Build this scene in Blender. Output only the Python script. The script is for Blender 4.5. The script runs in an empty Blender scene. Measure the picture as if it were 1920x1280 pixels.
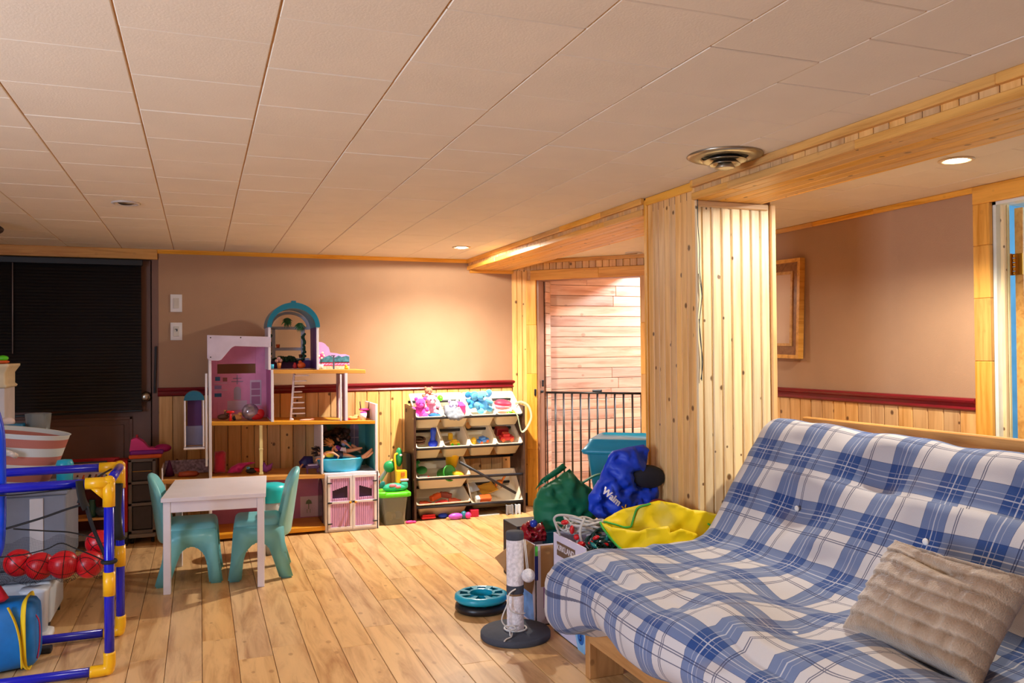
import bpy, bmesh, math, random
from mathutils import Vector, Matrix, Euler, noise
from mathutils.geometry import delaunay_2d_cdt
PI = math.pi
scene = bpy.context.scene
COL = scene.collection
rnd = random.Random(7)

# ------------------------------------------------------------------ camera, exposure, world, lights
H = 1.81            # ceiling height of the low basement
cam_d = bpy.data.cameras.new('camera'); cam = bpy.data.objects.new('camera', cam_d); COL.objects.link(cam)
yaw, pit, rol = math.radians(20.785), math.radians(0.654), math.radians(-0.506)
fw = Vector((math.sin(yaw)*math.cos(pit), math.cos(yaw)*math.cos(pit), math.sin(pit)))
rt0 = Vector((math.cos(yaw), -math.sin(yaw), 0)); up0 = rt0.cross(fw)
rt = math.cos(rol)*rt0 + math.sin(rol)*up0; up = -math.sin(rol)*rt0 + math.cos(rol)*up0
cam.matrix_world = Matrix(((rt.x, up.x, -fw.x, 0), (rt.y, up.y, -fw.y, 0), (rt.z, up.z, -fw.z, 1.14), (0, 0, 0, 1)))
cam_d.sensor_width = 36; cam_d.lens = 36*1543.4/1920; cam_d.clip_start = 0.05
scene.camera = cam
scene.view_settings.view_transform = 'Standard'; scene.view_settings.look = 'None'
scene.view_settings.gamma = 1; scene.view_settings.use_curve_mapping = False
scene.view_settings.exposure = 0.42
world = bpy.data.worlds.new('world'); scene.world = world; world.use_nodes = True
world.node_tree.nodes['Background'].inputs[0].default_value = (0.62, 0.74, 1.0, 1)
world.node_tree.nodes['Background'].inputs[1].default_value = 1.0

def area_light(name, loc, rot, sx, sy, power, col):
    l = bpy.data.lights.new(name, 'AREA'); l.shape = 'RECTANGLE'; l.size = sx; l.size_y = sy; l.energy = power; l.color = col
    o = bpy.data.objects.new(name, l); COL.objects.link(o); o.location = loc; o.rotation_euler = rot; return o
def spot_light(name, loc, power, col, size=120, blend=.45, rad=.035, parent=None):
    l = bpy.data.lights.new(name, 'SPOT'); l.energy = power; l.color = col; l.spot_size = math.radians(size); l.spot_blend = blend
    l.shadow_soft_size = rad
    o = bpy.data.objects.new(name, l); COL.objects.link(o); o.location = loc
    if parent: o.parent = parent
    return o
def point_light(name, loc, power, col, rad=.08):
    l = bpy.data.lights.new(name, 'POINT'); l.energy = power; l.color = col; l.shadow_soft_size = rad
    o = bpy.data.objects.new(name, l); COL.objects.link(o); o.location = loc; return o

WARM = (1.0, 0.87, 0.68); NEUT = (1.0, 0.93, 0.79); COOL = (0.60, 0.76, 1.0)
LAMP_BACK, LAMP_HALL, FILL_NEAR = 170, 84, 34
area_light('left_fill_light', (-2.36, 1.05, 1.1), (0, -PI/2, 0), 0.85, 1.2, 68, COOL)       # added cool fill light, set in the added opening of wall_left
point_light('stair_lamp', (4.1, 4.85, 2.22), 250, (0.70, 0.82, 1.0), .07)
point_light('side_room_lamp', (4.2, 2.0, 1.6), 30, (0.86, 0.95, 1.0), .12)

# ------------------------------------------------------------------ materials
def lin(c):
    out = []
    for v in c[:3]:
        v = v/255.0
        out.append(v/12.92 if v <= .04045 else ((v+.055)/1.055)**2.4)
    return (*out, 1.0)
class NT:
    def __init__(s, name):
        s.m = bpy.data.materials.new(name); s.m.use_nodes = True; s.t = s.m.node_tree
        s.b = s.t.nodes['Principled BSDF']
    def n(s, typ, **kw):
        nd = s.t.nodes.new(typ)
        for k, v in kw.items():
            if k.startswith('i_'): nd.inputs[k[2:].replace('_', ' ')].default_value = v
            elif k[0] == 'I': nd.inputs[int(k[1:])].default_value = v
            else: setattr(nd, k, v)
        return nd
    def l(s, a, b): s.t.links.new(a, b)
    def mix(s, fac, a, b, mode='MIX'):
        nd = s.n('ShaderNodeMix', data_type='RGBA', blend_type=mode)
        for sock, v in ((nd.inputs[0], fac), (nd.inputs[6], a), (nd.inputs[7], b)):
            if hasattr(v, 'is_output'): s.l(v, sock)
            else: sock.default_value = v
        return nd.outputs[2]
    def math(s, op, a, b=None, c=None):
        nd = s.n('ShaderNodeMath', operation=op)
        for i, v in enumerate((a, b, c)):
            if v is None: continue
            if hasattr(v, 'is_output'): s.l(v, nd.inputs[i])
            else: nd.inputs[i].default_value = v
        return nd.outputs[0]
    def ramp(s, fac, stops, interp='LINEAR'):
        nd = s.n('ShaderNodeValToRGB'); cr = nd.color_ramp; cr.interpolation = interp
        while len(cr.elements) < len(stops): cr.elements.new(1.0)
        for e, (p, c) in zip(cr.elements, stops): e.position = p; e.color = c if len(c) == 4 else (*c, 1)
        s.l(fac, nd.inputs[0]); return nd.outputs[0]
    def coords(s, scale, rand=True, src='Object'):
        tc = s.n('ShaderNodeTexCoord'); v = tc.outputs[src]
        if rand:
            oi = s.n('ShaderNodeObjectInfo')
            mp = s.n('ShaderNodeVectorMath', operation='SCALE', I0=(13.7, 29.3, 41.1)); s.l(oi.outputs['Random'], mp.inputs[3])
            ad = s.n('ShaderNodeVectorMath', operation='ADD'); s.l(v, ad.inputs[0]); s.l(mp.outputs[0], ad.inputs[1]); v = ad.outputs[0]
        sc = s.n('ShaderNodeVectorMath', operation='MULTIPLY', I1=scale); s.l(v, sc.inputs[0]); return sc.outputs[0]
    def bump(s, h, strength, dist=.01):
        nd = s.n('ShaderNodeBump', i_Strength=strength, i_Distance=dist); s.l(h, nd.inputs['Height']); s.l(nd.outputs[0], s.b.inputs['Normal'])
    def rgh(s, r, spec=.5):
        s.b.inputs['Roughness'].default_value = r; s.b.inputs['Specular IOR Level'].default_value = spec
MATS = {}
def plain(name, c, rough=.45, var=.06, vscale=9, bump=0, bscale=60, metal=0, spec=.5, sheen=0, trans=0, emit=None):
    if name in MATS: return MATS[name]
    t = NT(name); col = lin(c)
    nz = t.n('ShaderNodeTexNoise', i_Scale=1.0, i_Detail=3.0); t.l(t.coords((vscale,)*3), nz.inputs['Vector'])
    lo = tuple(v*(1-var*1.6) for v in col[:3])+(1,); hi = tuple(min(1, v*(1+var*1.6)) for v in col[:3])+(1,)
    t.l(t.ramp(nz.outputs[0], [(.3, lo), (.7, hi)]), t.b.inputs['Base Color'])
    t.rgh(rough, spec); t.b.inputs['Metallic'].default_value = metal
    if sheen: t.b.inputs['Sheen Weight'].default_value = sheen
    if trans: t.b.inputs['Transmission Weight'].default_value = trans; t.b.inputs['IOR'].default_value = 1.15
    if emit: t.b.inputs['Emission Color'].default_value = (*emit[0], 1); t.b.inputs['Emission Strength'].default_value = emit[1]
    if bump:
        n2 = t.n('ShaderNodeTexNoise', i_Scale=1.0, i_Detail=4.0); t.l(t.coords((bscale,)*3), n2.inputs['Vector']); t.bump(n2.outputs[0], bump, .004)
    MATS[name] = t.m; return t.m
def wood(name, light, dark, knot=(96, 58, 30), kamt=1.0, grain=34, along=2.2, rough=.42, jit=.16, kscale=(9, 11, 11)):
    t = NT(name); v = t.coords((along, grain, grain))
    n1 = t.n('ShaderNodeTexNoise', i_Scale=1.0, i_Detail=5.0, i_Roughness=.62, i_Distortion=.6); t.l(v, n1.inputs['Vector'])
    base = t.ramp(n1.outputs[0], [(.28, lin(dark)), (.55, lin(light)), (.8, lin(tuple(min(255, c*1.05) for c in light)))])
    if kamt:
        kv = t.n('ShaderNodeSeparateXYZ'); t.l(t.coords(kscale), kv.inputs[0]); kc = t.n('ShaderNodeCombineXYZ'); t.l(kv.outputs[0], kc.inputs[0]); t.l(t.math('ADD', kv.outputs[1], kv.outputs[2]), kc.inputs[1])
        vo = t.n('ShaderNodeTexVoronoi', voronoi_dimensions='2D', i_Scale=1.0, i_Randomness=1.0); t.l(kc.outputs[0], vo.inputs['Vector'])
        oi = t.n('ShaderNodeSeparateColor'); t.l(vo.outputs['Color'], oi.inputs[0])
        size = t.math('MULTIPLY', t.math('GREATER_THAN', oi.outputs[0], .62), t.math('MULTIPLY_ADD', oi.outputs[1], .09, .05))
        k = t.math('SUBTRACT', 1.0, t.math('DIVIDE', vo.outputs['Distance'], t.math('MAXIMUM', size, .001)))
        km = t.math('MULTIPLY', t.math('SMOOTH_MIN', t.math('MAXIMUM', t.math('MULTIPLY', k, 2.2), 0.0), 1.0, .2), kamt)
        base = t.mix(km, base, lin(knot))
    oi2 = t.n('ShaderNodeObjectInfo')
    hs = t.n('ShaderNodeHueSaturation'); t.l(base, hs.inputs['Color'])
    t.l(t.math('MULTIPLY_ADD', oi2.outputs['Random'], 2*jit, 1-jit), hs.inputs['Value'])
    t.l(t.math('MULTIPLY_ADD', oi2.outputs['Random'], .16, .95), hs.inputs['Saturation'])
    t.l(hs.outputs[0], t.b.inputs['Base Color']); t.rgh(rough, .4); t.bump(n1.outputs[0], .08, .003)
    MATS[name] = t.m; return t.m
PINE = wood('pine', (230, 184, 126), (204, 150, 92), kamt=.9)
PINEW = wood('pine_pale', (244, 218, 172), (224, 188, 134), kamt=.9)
TRIMW = wood('trim_wood', (230, 172, 92), (196, 132, 58), kamt=.12, jit=.14)
BEAMW = wood('beam_wood', (232, 178, 100), (200, 142, 68), kamt=.7, jit=.08)
CEDAR = wood('cedar', (214, 176, 152), (166, 114, 88), kamt=.35, grain=16, along=1.4, jit=.22, kscale=(6, 8, 8))
FLOORW = wood('maple_laminate', (222, 180, 128), (172, 122, 78), knot=(150, 100, 62), kamt=.5, grain=17, along=2.4, rough=.34, jit=.05, kscale=(6, 10, 10))
FUTW = wood('futon_wood', (206, 150, 92), (172, 116, 62), kamt=.5, grain=22)
TOYW = wood('toy_floor_wood', (222, 160, 78), (194, 128, 54), kamt=0, grain=20, jit=.05)
WALLP = plain('tan_paint', (178, 140, 108), .75, .02, 6, bump=.25, bscale=260)
TILE = plain('ceiling_tile', (232, 220, 202), .85, .018, 5, bump=.12, bscale=190)
GROOVEB = plain('groove_brown', (112, 66, 34), .9)
GROOVE = plain('ceiling_backing', (186, 142, 96), .9)
REDRAIL = plain('red_rail_paint', (122, 16, 30), .3, .05)
BLACKB = plain('black_rubber', (26, 27, 34), .6)
WHITEP = plain('white_paint', (232, 226, 224), .4, .02)
DOORP = plain('brown_door_paint', (122, 88, 74), .5, .03, bump=.12, bscale=120)
BLINDM = plain('black_blind', (14, 12, 17), .42)
STEEL = plain('brushed_steel', (176, 168, 152), .3, .04, metal=1)
BRASS = plain('brass', (214, 164, 70), .3, .05, metal=1)
BULB = plain('lamp_bulb', (255, 250, 240), .4, 0, emit=((1, .93, .8), 28))

# ------------------------------------------------------------------ mesh helpers
ORG = {}
def org(o): return ORG.get(o, Vector((0, 0, 0))) if o else Vector((0, 0, 0))
def tag(o, label=None, cat=None, group=None, kind=None):
    if label: o['label'] = label
    if cat: o['category'] = cat
    if group: o['group'] = group
    if kind: o['kind'] = kind
    return o
def thing(name, label, cat, loc=(0, 0, 0), rotz=0, group=None, local=False):
    o = bpy.data.objects.new(name, None); COL.objects.link(o); o.location = loc; o.rotation_euler = (0, 0, rotz); o.empty_display_size = .05
    ORG[o] = Vector((0, 0, 0)) if local else Vector(loc)
    return tag(o, label, cat, group)
def finish(bm, name, mat, smooth=False):
    me = bpy.data.meshes.new(name); bm.to_mesh(me); bm.free()
    for m in (mat if isinstance(mat, (list, tuple)) else [mat]): me.materials.append(m)
    if smooth: me.polygons.foreach_set('use_smooth', [True]*len(me.polygons))
    me.update(); return me
def obj(name, bm, mat, parent=None, smooth=False):
    me = bm if isinstance(bm, bpy.types.Mesh) else finish(bm, name, mat, smooth)
    o = bpy.data.objects.new(name, me); COL.objects.link(o)
    if parent: o.parent = parent; o.location = -org(parent)
    return o
def struct(name, bm, mat, label=None, smooth=False):
    return tag(obj(name, bm, mat, None, smooth), label, None, None, 'structure')
def B(): return bmesh.new()
def box(bm, x0, x1, y0, y1, z0, z1, m=None, mi=0):
    vs = [bm.verts.new((x, y, z)) for z in (z0, z1) for y in (y0, y1) for x in (x0, x1)]
    fs = []
    for f in ((0, 2, 3, 1), (4, 5, 7, 6), (0, 1, 5, 4), (2, 6, 7, 3), (1, 3, 7, 5), (0, 4, 6, 2)):
        f = bm.faces.new([vs[i] for i in f]); f.material_index = mi; fs.append(f)
    if m is not None: bmesh.ops.transform(bm, matrix=m, verts=vs)
    return vs, fs
def rbox(bm, c, d, r=.004, seg=2, rot=(0, 0, 0), mi=0):
    t = bmesh.new(); box(t, -d[0]/2, d[0]/2, -d[1]/2, d[1]/2, -d[2]/2, d[2]/2, mi=mi)
    r = min(r, min(d)*.49)
    if r > 0: bmesh.ops.bevel(t, geom=t.edges[:], offset=r, segments=seg, profile=.5, affect='EDGES')
    add(bm, t, Matrix.Translation(c) @ Euler(rot).to_matrix().to_4x4(), mi)
def add(bm, t, M=None, mi=0):
    if M is not None: bmesh.ops.transform(t, matrix=M, verts=t.verts)
    mp = {v: bm.verts.new(v.co) for v in t.verts}
    for f in t.faces:
        try:
            g = bm.faces.new([mp[v] for v in f.verts]); g.smooth = f.smooth; g.material_index = mi
        except ValueError: pass
    t.free()
def frames(pts, closed=False):
    n = len(pts); out = []; up = Vector((0, 0, 1)); pv = None
    for i in range(n):
        a = pts[(i-1) % n] if (closed or i > 0) else pts[i]; b = pts[(i+1) % n] if (closed or i < n-1) else pts[i]
        d = (b-a).normalized()
        if pv is None:
            s = d.cross(up)
            if s.length < 1e-3: s = d.cross(Vector((1, 0, 0)))
            s.normalize()
        else:
            s = (pv - d*pv.dot(d)); s = s.normalized() if s.length > 1e-6 else d.orthogonal().normalized()
        pv = s; out.append((d, s, s.cross(d)))
    return out
def tube(bm, pts, r, seg=10, closed=False, caps=True, flat=1.0, mi=0):
    pts = [Vector(p) for p in pts]; fr = frames(pts, closed); rings = []
    for i, (p, (d, s, u)) in enumerate(zip(pts, fr)):
        rr = r[i] if isinstance(r, (list, tuple)) else r
        rings.append([bm.verts.new(p + s*rr*math.cos(2*PI*k/seg) + u*rr*flat*math.sin(2*PI*k/seg)) for k in range(seg)])
    n = len(rings)
    for i in range(n if closed else n-1):
        A, C = rings[i], rings[(i+1) % n]
        for k in range(seg):
            f = bm.faces.new((A[k], A[(k+1) % seg], C[(k+1) % seg], C[k])); f.smooth = True; f.material_index = mi
    if caps and not closed:
        bm.faces.new(rings[0][::-1]).material_index = mi; bm.faces.new(rings[-1]).material_index = mi
def smoothpts(pts, n=6, closed=False):
    P = [Vector(p) for p in pts]; out = []; m = len(P)
    rng = range(m if closed else m-1)
    for i in rng:
        p0 = P[(i-1) % m] if closed or i > 0 else P[i]; p1 = P[i]; p2 = P[(i+1) % m]; p3 = P[(i+2) % m] if closed or i+2 < m else p2
        for k in range(n):
            t = k/n
            out.append(.5*((2*p1)+(p2-p0)*t+(2*p0-5*p1+4*p2-p3)*t*t+(3*p1-p0-3*p2+p3)*t*t*t))
    if not closed: out.append(P[-1])
    return out
def lathe(bm, prof, seg=32, c=(0, 0, 0), M=None, mi=0, sx=1, sy=1):
    t = bmesh.new(); rings = []
    for r, z in prof:
        rings.append([t.verts.new((r*sx*math.cos(2*PI*k/seg), r*sy*math.sin(2*PI*k/seg), z)) for k in range(seg)] if r > 1e-6 else [t.verts.new((0, 0, z))])
    for A, C in zip(rings, rings[1:]):
        for k in range(seg):
            j = (k+1) % seg
            if len(A) == 1 and len(C) == 1: continue
            if len(A) == 1: f = t.faces.new((A[0], C[k], C[j])) if False else t.faces.new((A[0], C[j], C[k]))
            elif len(C) == 1: f = t.faces.new((A[k], A[j], C[0]))
            else: f = t.faces.new((A[k], A[j], C[j], C[k]))
            f.smooth = True
    MM = Matrix.Translation(c) @ (M or Matrix())
    add(bm, t, MM, mi)
def ell(bm, c, r, rot=(0, 0, 0), seg=16, mi=0):
    t = bmesh.new(); bmesh.ops.create_uvsphere(t, u_segments=seg, v_segments=max(8, seg*2//3), radius=1)
    for f in t.faces: f.smooth = True
    if not isinstance(r, (tuple, list)): r = (r, r, r)
    add(bm, t, Matrix.Translation(c) @ Euler(rot).to_matrix().to_4x4() @ Matrix.Diagonal((*r, 1)), mi)
def cyl(bm, a, b, r, seg=16, mi=0): tube(bm, [a, b], r, seg, mi=mi)
def torus(bm, c, R, r, M=None, seg=32, s2=12, mi=0):
    t = bmesh.new(); tube(t, [(R*math.cos(2*PI*k/seg), R*math.sin(2*PI*k/seg), 0) for k in range(seg)], r, s2, closed=True)
    for f in t.faces: f.smooth = True
    add(bm, t, Matrix.Translation(c) @ (M or Matrix()), mi)
def prism(bm, poly, d0, d1, plane='xz', mi=0):
    """extrude a 2-D polygon: plane 'xz' runs along y, 'xy' along z, 'yz' along x"""
    def P(u, v, d): return {'xz': (u, d, v), 'xy': (u, v, d), 'yz': (d, u, v)}[plane]
    a = [bm.verts.new(P(u, v, d0)) for u, v in poly]; b = [bm.verts.new(P(u, v, d1)) for u, v in poly]; n = len(poly)
    fs = [bm.faces.new(a), bm.faces.new(b[::-1])]
    for i in range(n): fs.append(bm.faces.new((a[i], b[i], b[(i+1) % n], a[(i+1) % n])))
    for f in fs: f.material_index = mi
    bmesh.ops.recalc_face_normals(bm, faces=fs)
PIECES = {}
def piece(name, parent, mat, c, d, rot=(0, 0, 0), bev=.0015, taper=None):
    key = (tuple(round(v, 4) for v in d), bev, mat.name)
    if key not in PIECES:
        t = bmesh.new(); box(t, -d[0]/2, d[0]/2, -d[1]/2, d[1]/2, -d[2]/2, d[2]/2)
        if bev: bmesh.ops.bevel(t, geom=t.edges[:], offset=min(bev, min(d)*.45), segments=1, affect='EDGES')
        PIECES[key] = finish(t, name, mat)
    o = bpy.data.objects.new(name, PIECES[key]); COL.objects.link(o)
    o.location = Vector(c) - org(parent); o.rotation_euler = rot
    if parent: o.parent = parent
    return o
VERT = (0, -PI/2, 0)        # local x (grain) stands up
ALY = (0, 0, PI/2)          # local x (grain) along y
def subsurf(o, lv=2):
    m = o.modifiers.new('sub', 'SUBSURF'); m.levels = lv; m.render_levels = lv; return o
def inflate(poly, T, M, mat, name, parent=None, step=.02, crumple=.0, cscale=9, seed=0, pw=.5, back=1.0, flatten=None):
    """closed soft body with a given outline (u,v); bulges both ways along local -y/+y, wrinkled; M takes (u,y,v) to the world"""
    pts = [Vector((p[0], p[1])) for p in poly]
    bd = []
    for i, p in enumerate(pts):
        q = pts[(i+1) % len(pts)]; n = max(1, int((q-p).length/step))
        bd += [p.lerp(q, k/n) for k in range(n)]
    def inside(p):
        c = False; n = len(bd)
        for i in range(n):
            a, b = bd[i], bd[i-1]
            if (a.y > p.y) != (b.y > p.y) and p.x < (b.x-a.x)*(p.y-a.y)/(b.y-a.y)+a.x: c = not c
        return c
    def dist(p):
        m = 9
        for i in range(len(bd)):
            a, b = bd[i-1], bd[i]; ab = b-a; t = max(0, min(1, (p-a).dot(ab)/max(ab.length_squared, 1e-12))); m = min(m, (a+ab*t-p).length)
        return m
    x0 = min(p.x for p in bd); x1 = max(p.x for p in bd); y0 = min(p.y for p in bd); y1 = max(p.y for p in bd)
    inn = []; row = 0; y = y0
    while y < y1:
        x = x0 + (step/2 if row % 2 else 0)
        while x < x1:
            p = Vector((x, y))
            if inside(p) and dist(p) > step*.45: inn.append(p)
            x += step
        y += step*.87; row += 1
    nb = len(bd); allp = bd + inn
    vs, es, fs, *_ = delaunay_2d_cdt(allp, [], [list(range(nb))], 1, 1e-6)
    D = [dist(p) if i >= nb else 0 for i, p in enumerate(vs)]; mx = max(D) or 1
    bm = bmesh.new(); F = []; K = []
    for i, p in enumerate(vs):
        d = D[i]/mx; w = T*(1-(1-d)**2)**pw if d > 0 else 0
        nz = noise.fractal(Vector((p.x*cscale, p.y*cscale, seed*7.1)), .7, 2.0, 4) if crumple else 0
        nk = noise.fractal(Vector((p.x*cscale, p.y*cscale, seed*7.1+33)), .7, 2.0, 4) if crumple else 0
        e = min(1, D[i]/(step*1.5))
        off = crumple*(abs(nz)*2-.6)*e
        F.append(bm.verts.new((p.x, -w+off, p.y)))
        K.append(F[-1] if i < nb else bm.verts.new((p.x, w*back-crumple*(abs(nk)*2-.6)*e, p.y)))
    for f in fs:
        try:
            g = bm.faces.new([F[i] for i in f]); g.smooth = True
            g = bm.faces.new([K[i] for i in f][::-1]); g.smooth = True
        except ValueError: pass
    bmesh.ops.recalc_face_normals(bm, faces=bm.faces[:])
    bmesh.ops.transform(bm, matrix=M, verts=bm.verts)
    return obj(name, bm, mat, parent, True)
def text(name, s, size, M, mat, parent, ext=.0006, bold=.0):
    c = bpy.data.curves.new(name, 'FONT'); c.body = s; c.size = size; c.extrude = ext; c.offset = bold; c.align_x = 'CENTER'; c.align_y = 'CENTER'; c.resolution_u = 3
    o = bpy.data.objects.new(name, c); COL.objects.link(o)
    me = bpy.data.meshes.new_from_object(o.evaluated_get(bpy.context.evaluated_depsgraph_get()))
    bpy.data.objects.remove(o); me.transform(M); me.materials.clear(); me.materials.append(mat); me.name = name
    return obj(name, me, mat, parent)
def MX(loc, rot=(0, 0, 0)): return Matrix.Translation(loc) @ Euler(rot).to_matrix().to_4x4()
def toy(name, label, cat, loc, parts, rot=(0, 0, 0), group=None, M=None):
    """small toy from shaped parts: (part name, colour, [shapes]) ; one part only -> one mesh"""
    M = M if M is not None else MX(loc, rot)
    def build(shapes):
        bm = bmesh.new()
        for s in shapes:
            k = s[0]
            if k == 'e': ell(bm, *s[1:])
            elif k == 'b': rbox(bm, s[1], s[2], *(s[3:]))
            elif k == 'c': tube(bm, s[1], s[2], 12)
            elif k == 'l': lathe(bm, s[1], 20, s[2] if len(s) > 2 else (0, 0, 0), s[3] if len(s) > 3 else None)
            elif k == 'o': torus(bm, s[1], s[2], s[3], s[4] if len(s) > 4 else None, 24, 8)
            elif k == 'p': prism(bm, *s[1:])
        return bm
    if len(parts) == 1:
        o = obj(name, build(parts[0][2]), parts[0][1]); o.matrix_world = M; return tag(o, label, cat, group)
    r = bpy.data.objects.new(name, None); COL.objects.link(r); r.matrix_world = M; r.empty_display_size = .03; tag(r, label, cat, group)
    for pn, mt, sh in parts: obj(pn, build(sh), mt, r)
    return r
# ================================================================== THE SETTING
YB = 5.74                                  # back wall
# ---- floor: slab + single planks
bm = B(); box(bm, -2.3, 5.2, -1.2, 6.4, -.06, -.012); floor = struct('floor', bm, FLOORW, 'pale maple laminate floor of narrow planks')
PW = .1257; r2 = random.Random(3)
for k in range(-17, 26):
    x = -.1216 + (k+.5)*PW; y = .5 - r2.random()*1.2; 
    if x > 3.02 or x < -2.25: continue
    while y < 5.75:
        y0, y1 = max(y, .45), min(y+1.21, 5.79)
        if y1-y0 > .04: piece('plank', floor, FLOORW, (x, (y0+y1)/2, -.006), (round(y1-y0, 3)-.0016, PW-.0022, .012), ALY, .0012)
        y += 1.21
# ---- ceiling: backing + single tiles
bm = B(); box(bm, -2.3, 3.2, -1.2, 5.9, H+.003, H+.07)
ceiling = struct('ceiling', bm, GROOVE, 'low ceiling of square cream fibre tiles')
TX, TW, TY, TL = -.457, .3035, 1.542, .3065
for i in range(-6, 13):
    x = TX + (i+.5)*TW
    if x-TW/2 > 3.0: continue
    par = 0 if i % 2 else 1
    for j in range(-3, 15):
        y0 = TY + (j*2+par)*TL/2; y1 = y0+TL
        y1 = min(y1, YB)
        if y1-y0 < .03 or y0 < .6: continue
        xa, xb = x-TW/2, min(x+TW/2, 3.05)
        if xb-xa < .02: continue
        if 2.2 < xa and y0 > 5.05: continue
        if xa > 1.80 and xb < 2.22: continue
        jz = r2.uniform(-.0007, .0007)
        piece('ceiling_tile', ceiling, TILE, ((xa+xb)/2, (y0+y1)/2, H+.006+jz), (round(y1-y0, 3)-.0022, round(xb-xa, 3)-.0034, .012), ALY, .002)
# ---- back wall, crown, rail, wainscot, baseboard
bm = B(); box(bm, -.245, 2.3, YB, YB+.12, 0, H); wall_back = struct('wall_back', bm, WALLP, 'tan painted back wall above pine wainscot')
def crown(name, x0, x1, label):
    bm = B(); prism(bm, [(YB-.002, H), (YB-.020, H), (YB-.018, H-.010), (YB-.008, H-.022), (YB-.002, H-.026)], x0, x1, 'yz'); return struct(name, bm, TRIMW, label)
crown('trim_1', -.25, 1.84, 'thin pine crown moulding along the top of back wall')
def rail_prof(s): return [(0, .868), (s*.012, .868), (s*.020, .876), (s*.014, .886), (s*.016, .898), (s*.026, .906), (s*.028, .914), (s*.020, .922), (0, .924)]
bm = B(); prism(bm, [(YB+a, z) for a, z in rail_prof(-1)], -.252, 2.19, 'yz'); struct('trim_2', bm, REDRAIL, 'glossy dark red chair rail on back wall')
x = -.247; bw = .0835
while x < 2.17:
    w = min(bw, 2.18-x)
    piece('wainscot_board', wall_back, PINE, (x+w/2, YB-.005, .48), (.776, .010, round(w, 4)-.0035), VERT, .003)
    x += bw
bm = B(); rbox(bm, (.97, YB-.006, .046), (2.43, .012, .092), .003); struct('baseboard_back', bm, BLACKB, 'black rubber baseboard under the wainscot')
# ---- door wall at far left, with brown door
bm = B(); box(bm, -2.3, -1.22, 5.80, 5.92, 0, H); box(bm, -.285, -.245, 5.74, 5.92, 0, H); box(bm, -1.25, -.28, 5.80, 5.92, 1.74, H); box(bm, -1.3, -.28, 5.86, 5.92, 0, H); wall_door = struct('wall_rear', bm, DOORP)
bm = B(); rbox(bm, (-1.0, 5.735, 1.777), (1.50, .03, .066), .004); struct('trim_3', bm, TRIMW, 'stained pine header board above brown door')
d = tag(obj('door_1', (lambda b: (rbox(b, (-.755, 5.80, .873), (.925, .044, 1.74), .003), b)[1])(B()), DOORP), 'brown painted panelled door behind black blind', None, None, 'structure')
for (x0, x1, z0, z1) in ((-1.14, -.40, .16, .745),):
    bm = B(); 
    for a, b_, c, e in ((x0, x1, z0, z0+.022), (x0, x1, z1-.022, z1), (x0, x0+.022, z0, z1), (x1-.022, x1, z0, z1)):
        rbox(bm, ((a+b_)/2, 5.776, (c+e)/2), (b_-a, .014, e-c), .005)
    obj('panel_moulding', bm, DOORP, d)
    bm = B(); rbox(bm, ((x0+x1)/2, 5.776, (z0+z1)/2), (x1-x0-.1, .012, z1-z0-.1), .006); obj('raised_panel', bm, DOORP, d)
bm = B(); MK = Matrix.Rotation(PI/2, 4, 'X')
lathe(bm, [(0, 0), (.032, 0), (.032, .006), (.014, .010), (.012, .030), (.024, .040), (.029, .052), (.024, .066), (.012, .071), (0, .071)], 24, (-.322, 5.776, .868), MK)
obj('door_knob', bm, STEEL, d, True)
# blind: head rail, slats, bottom rail, wand
bl = thing('window_blind', 'wide black slatted blind covering the brown door', 'blind', (-.79, 5.72, .77))
bm = B(); rbox(bm, (-.80, 5.715, 1.718), (.93, .035, .036), .003); obj('head_rail', bm, BLINDM, bl)
bm = B(); n = 46
for i in range(n):
    z = 1.690 - i*(.905/n); lo = (i/n)*.012
    for (xa, xb) in ((-1.262, -.345),):
        t = B(); box(t, xa, xb, -.011, .011, -.0008, .0008)
        add(bm, t, MX((0, 5.715, z), (math.radians(66), 0, 0)))
tag(obj('slats', bm, BLINDM, bl), None, None, None, 'stuff')
bm = B(); rbox(bm, (-.80, 5.715, .776), (.92, .022, .014), .003, rot=(0, -.018, 0)); obj('bottom_rail', bm, BLINDM, bl)
bm = B(); cyl(bm, (-1.052, 5.70, 1.70), (-1.052, 5.695, 1.15), .0035, 8); obj('tilt_wand', bm, plain('clear_wand', (120, 112, 112), .2), bl)
bm = B(); rbox(bm, (-.266, 5.728, 1.04), (.014, .006, .30), .002, rot=(0, .03, 0)); tag(obj('door_strap', bm, BLACKB), 'narrow black strap hanging in gap beside brown door', 'strap')
# ---- left wall with an added window opening, wall behind the camera
bm = B()
for (y0, y1, z0, z1) in ((-1.2, .35, 0, H), (1.75, 5.9, 0, H), (.35, 1.75, 0, .62), (.35, 1.75, 1.62, H)): box(bm, -2.4, -2.3, y0, y1, z0, z1)
struct('wall_left', bm, WALLP, 'tan painted left wall with a wide window')
bm = B()
for (y0, y1, z0, z1) in ((.35, 1.75, .62, .66), (.35, 1.75, 1.58, 1.62), (.35, .39, .62, 1.62), (1.71, 1.75, .62, 1.62), (1.03, 1.07, .66, 1.58)): box(bm, -2.37, -2.32, y0, y1, z0, z1)
struct('added_window', bm, WHITEP, 'white framed window in left wall')  # unseen window, added to carry the cool light from the left
bm = B(); box(bm, -2.4, 5.2, -1.3, -1.2, 0, H); struct('wall_front', bm, WALLP, 'tan painted wall behind the camera')
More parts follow.
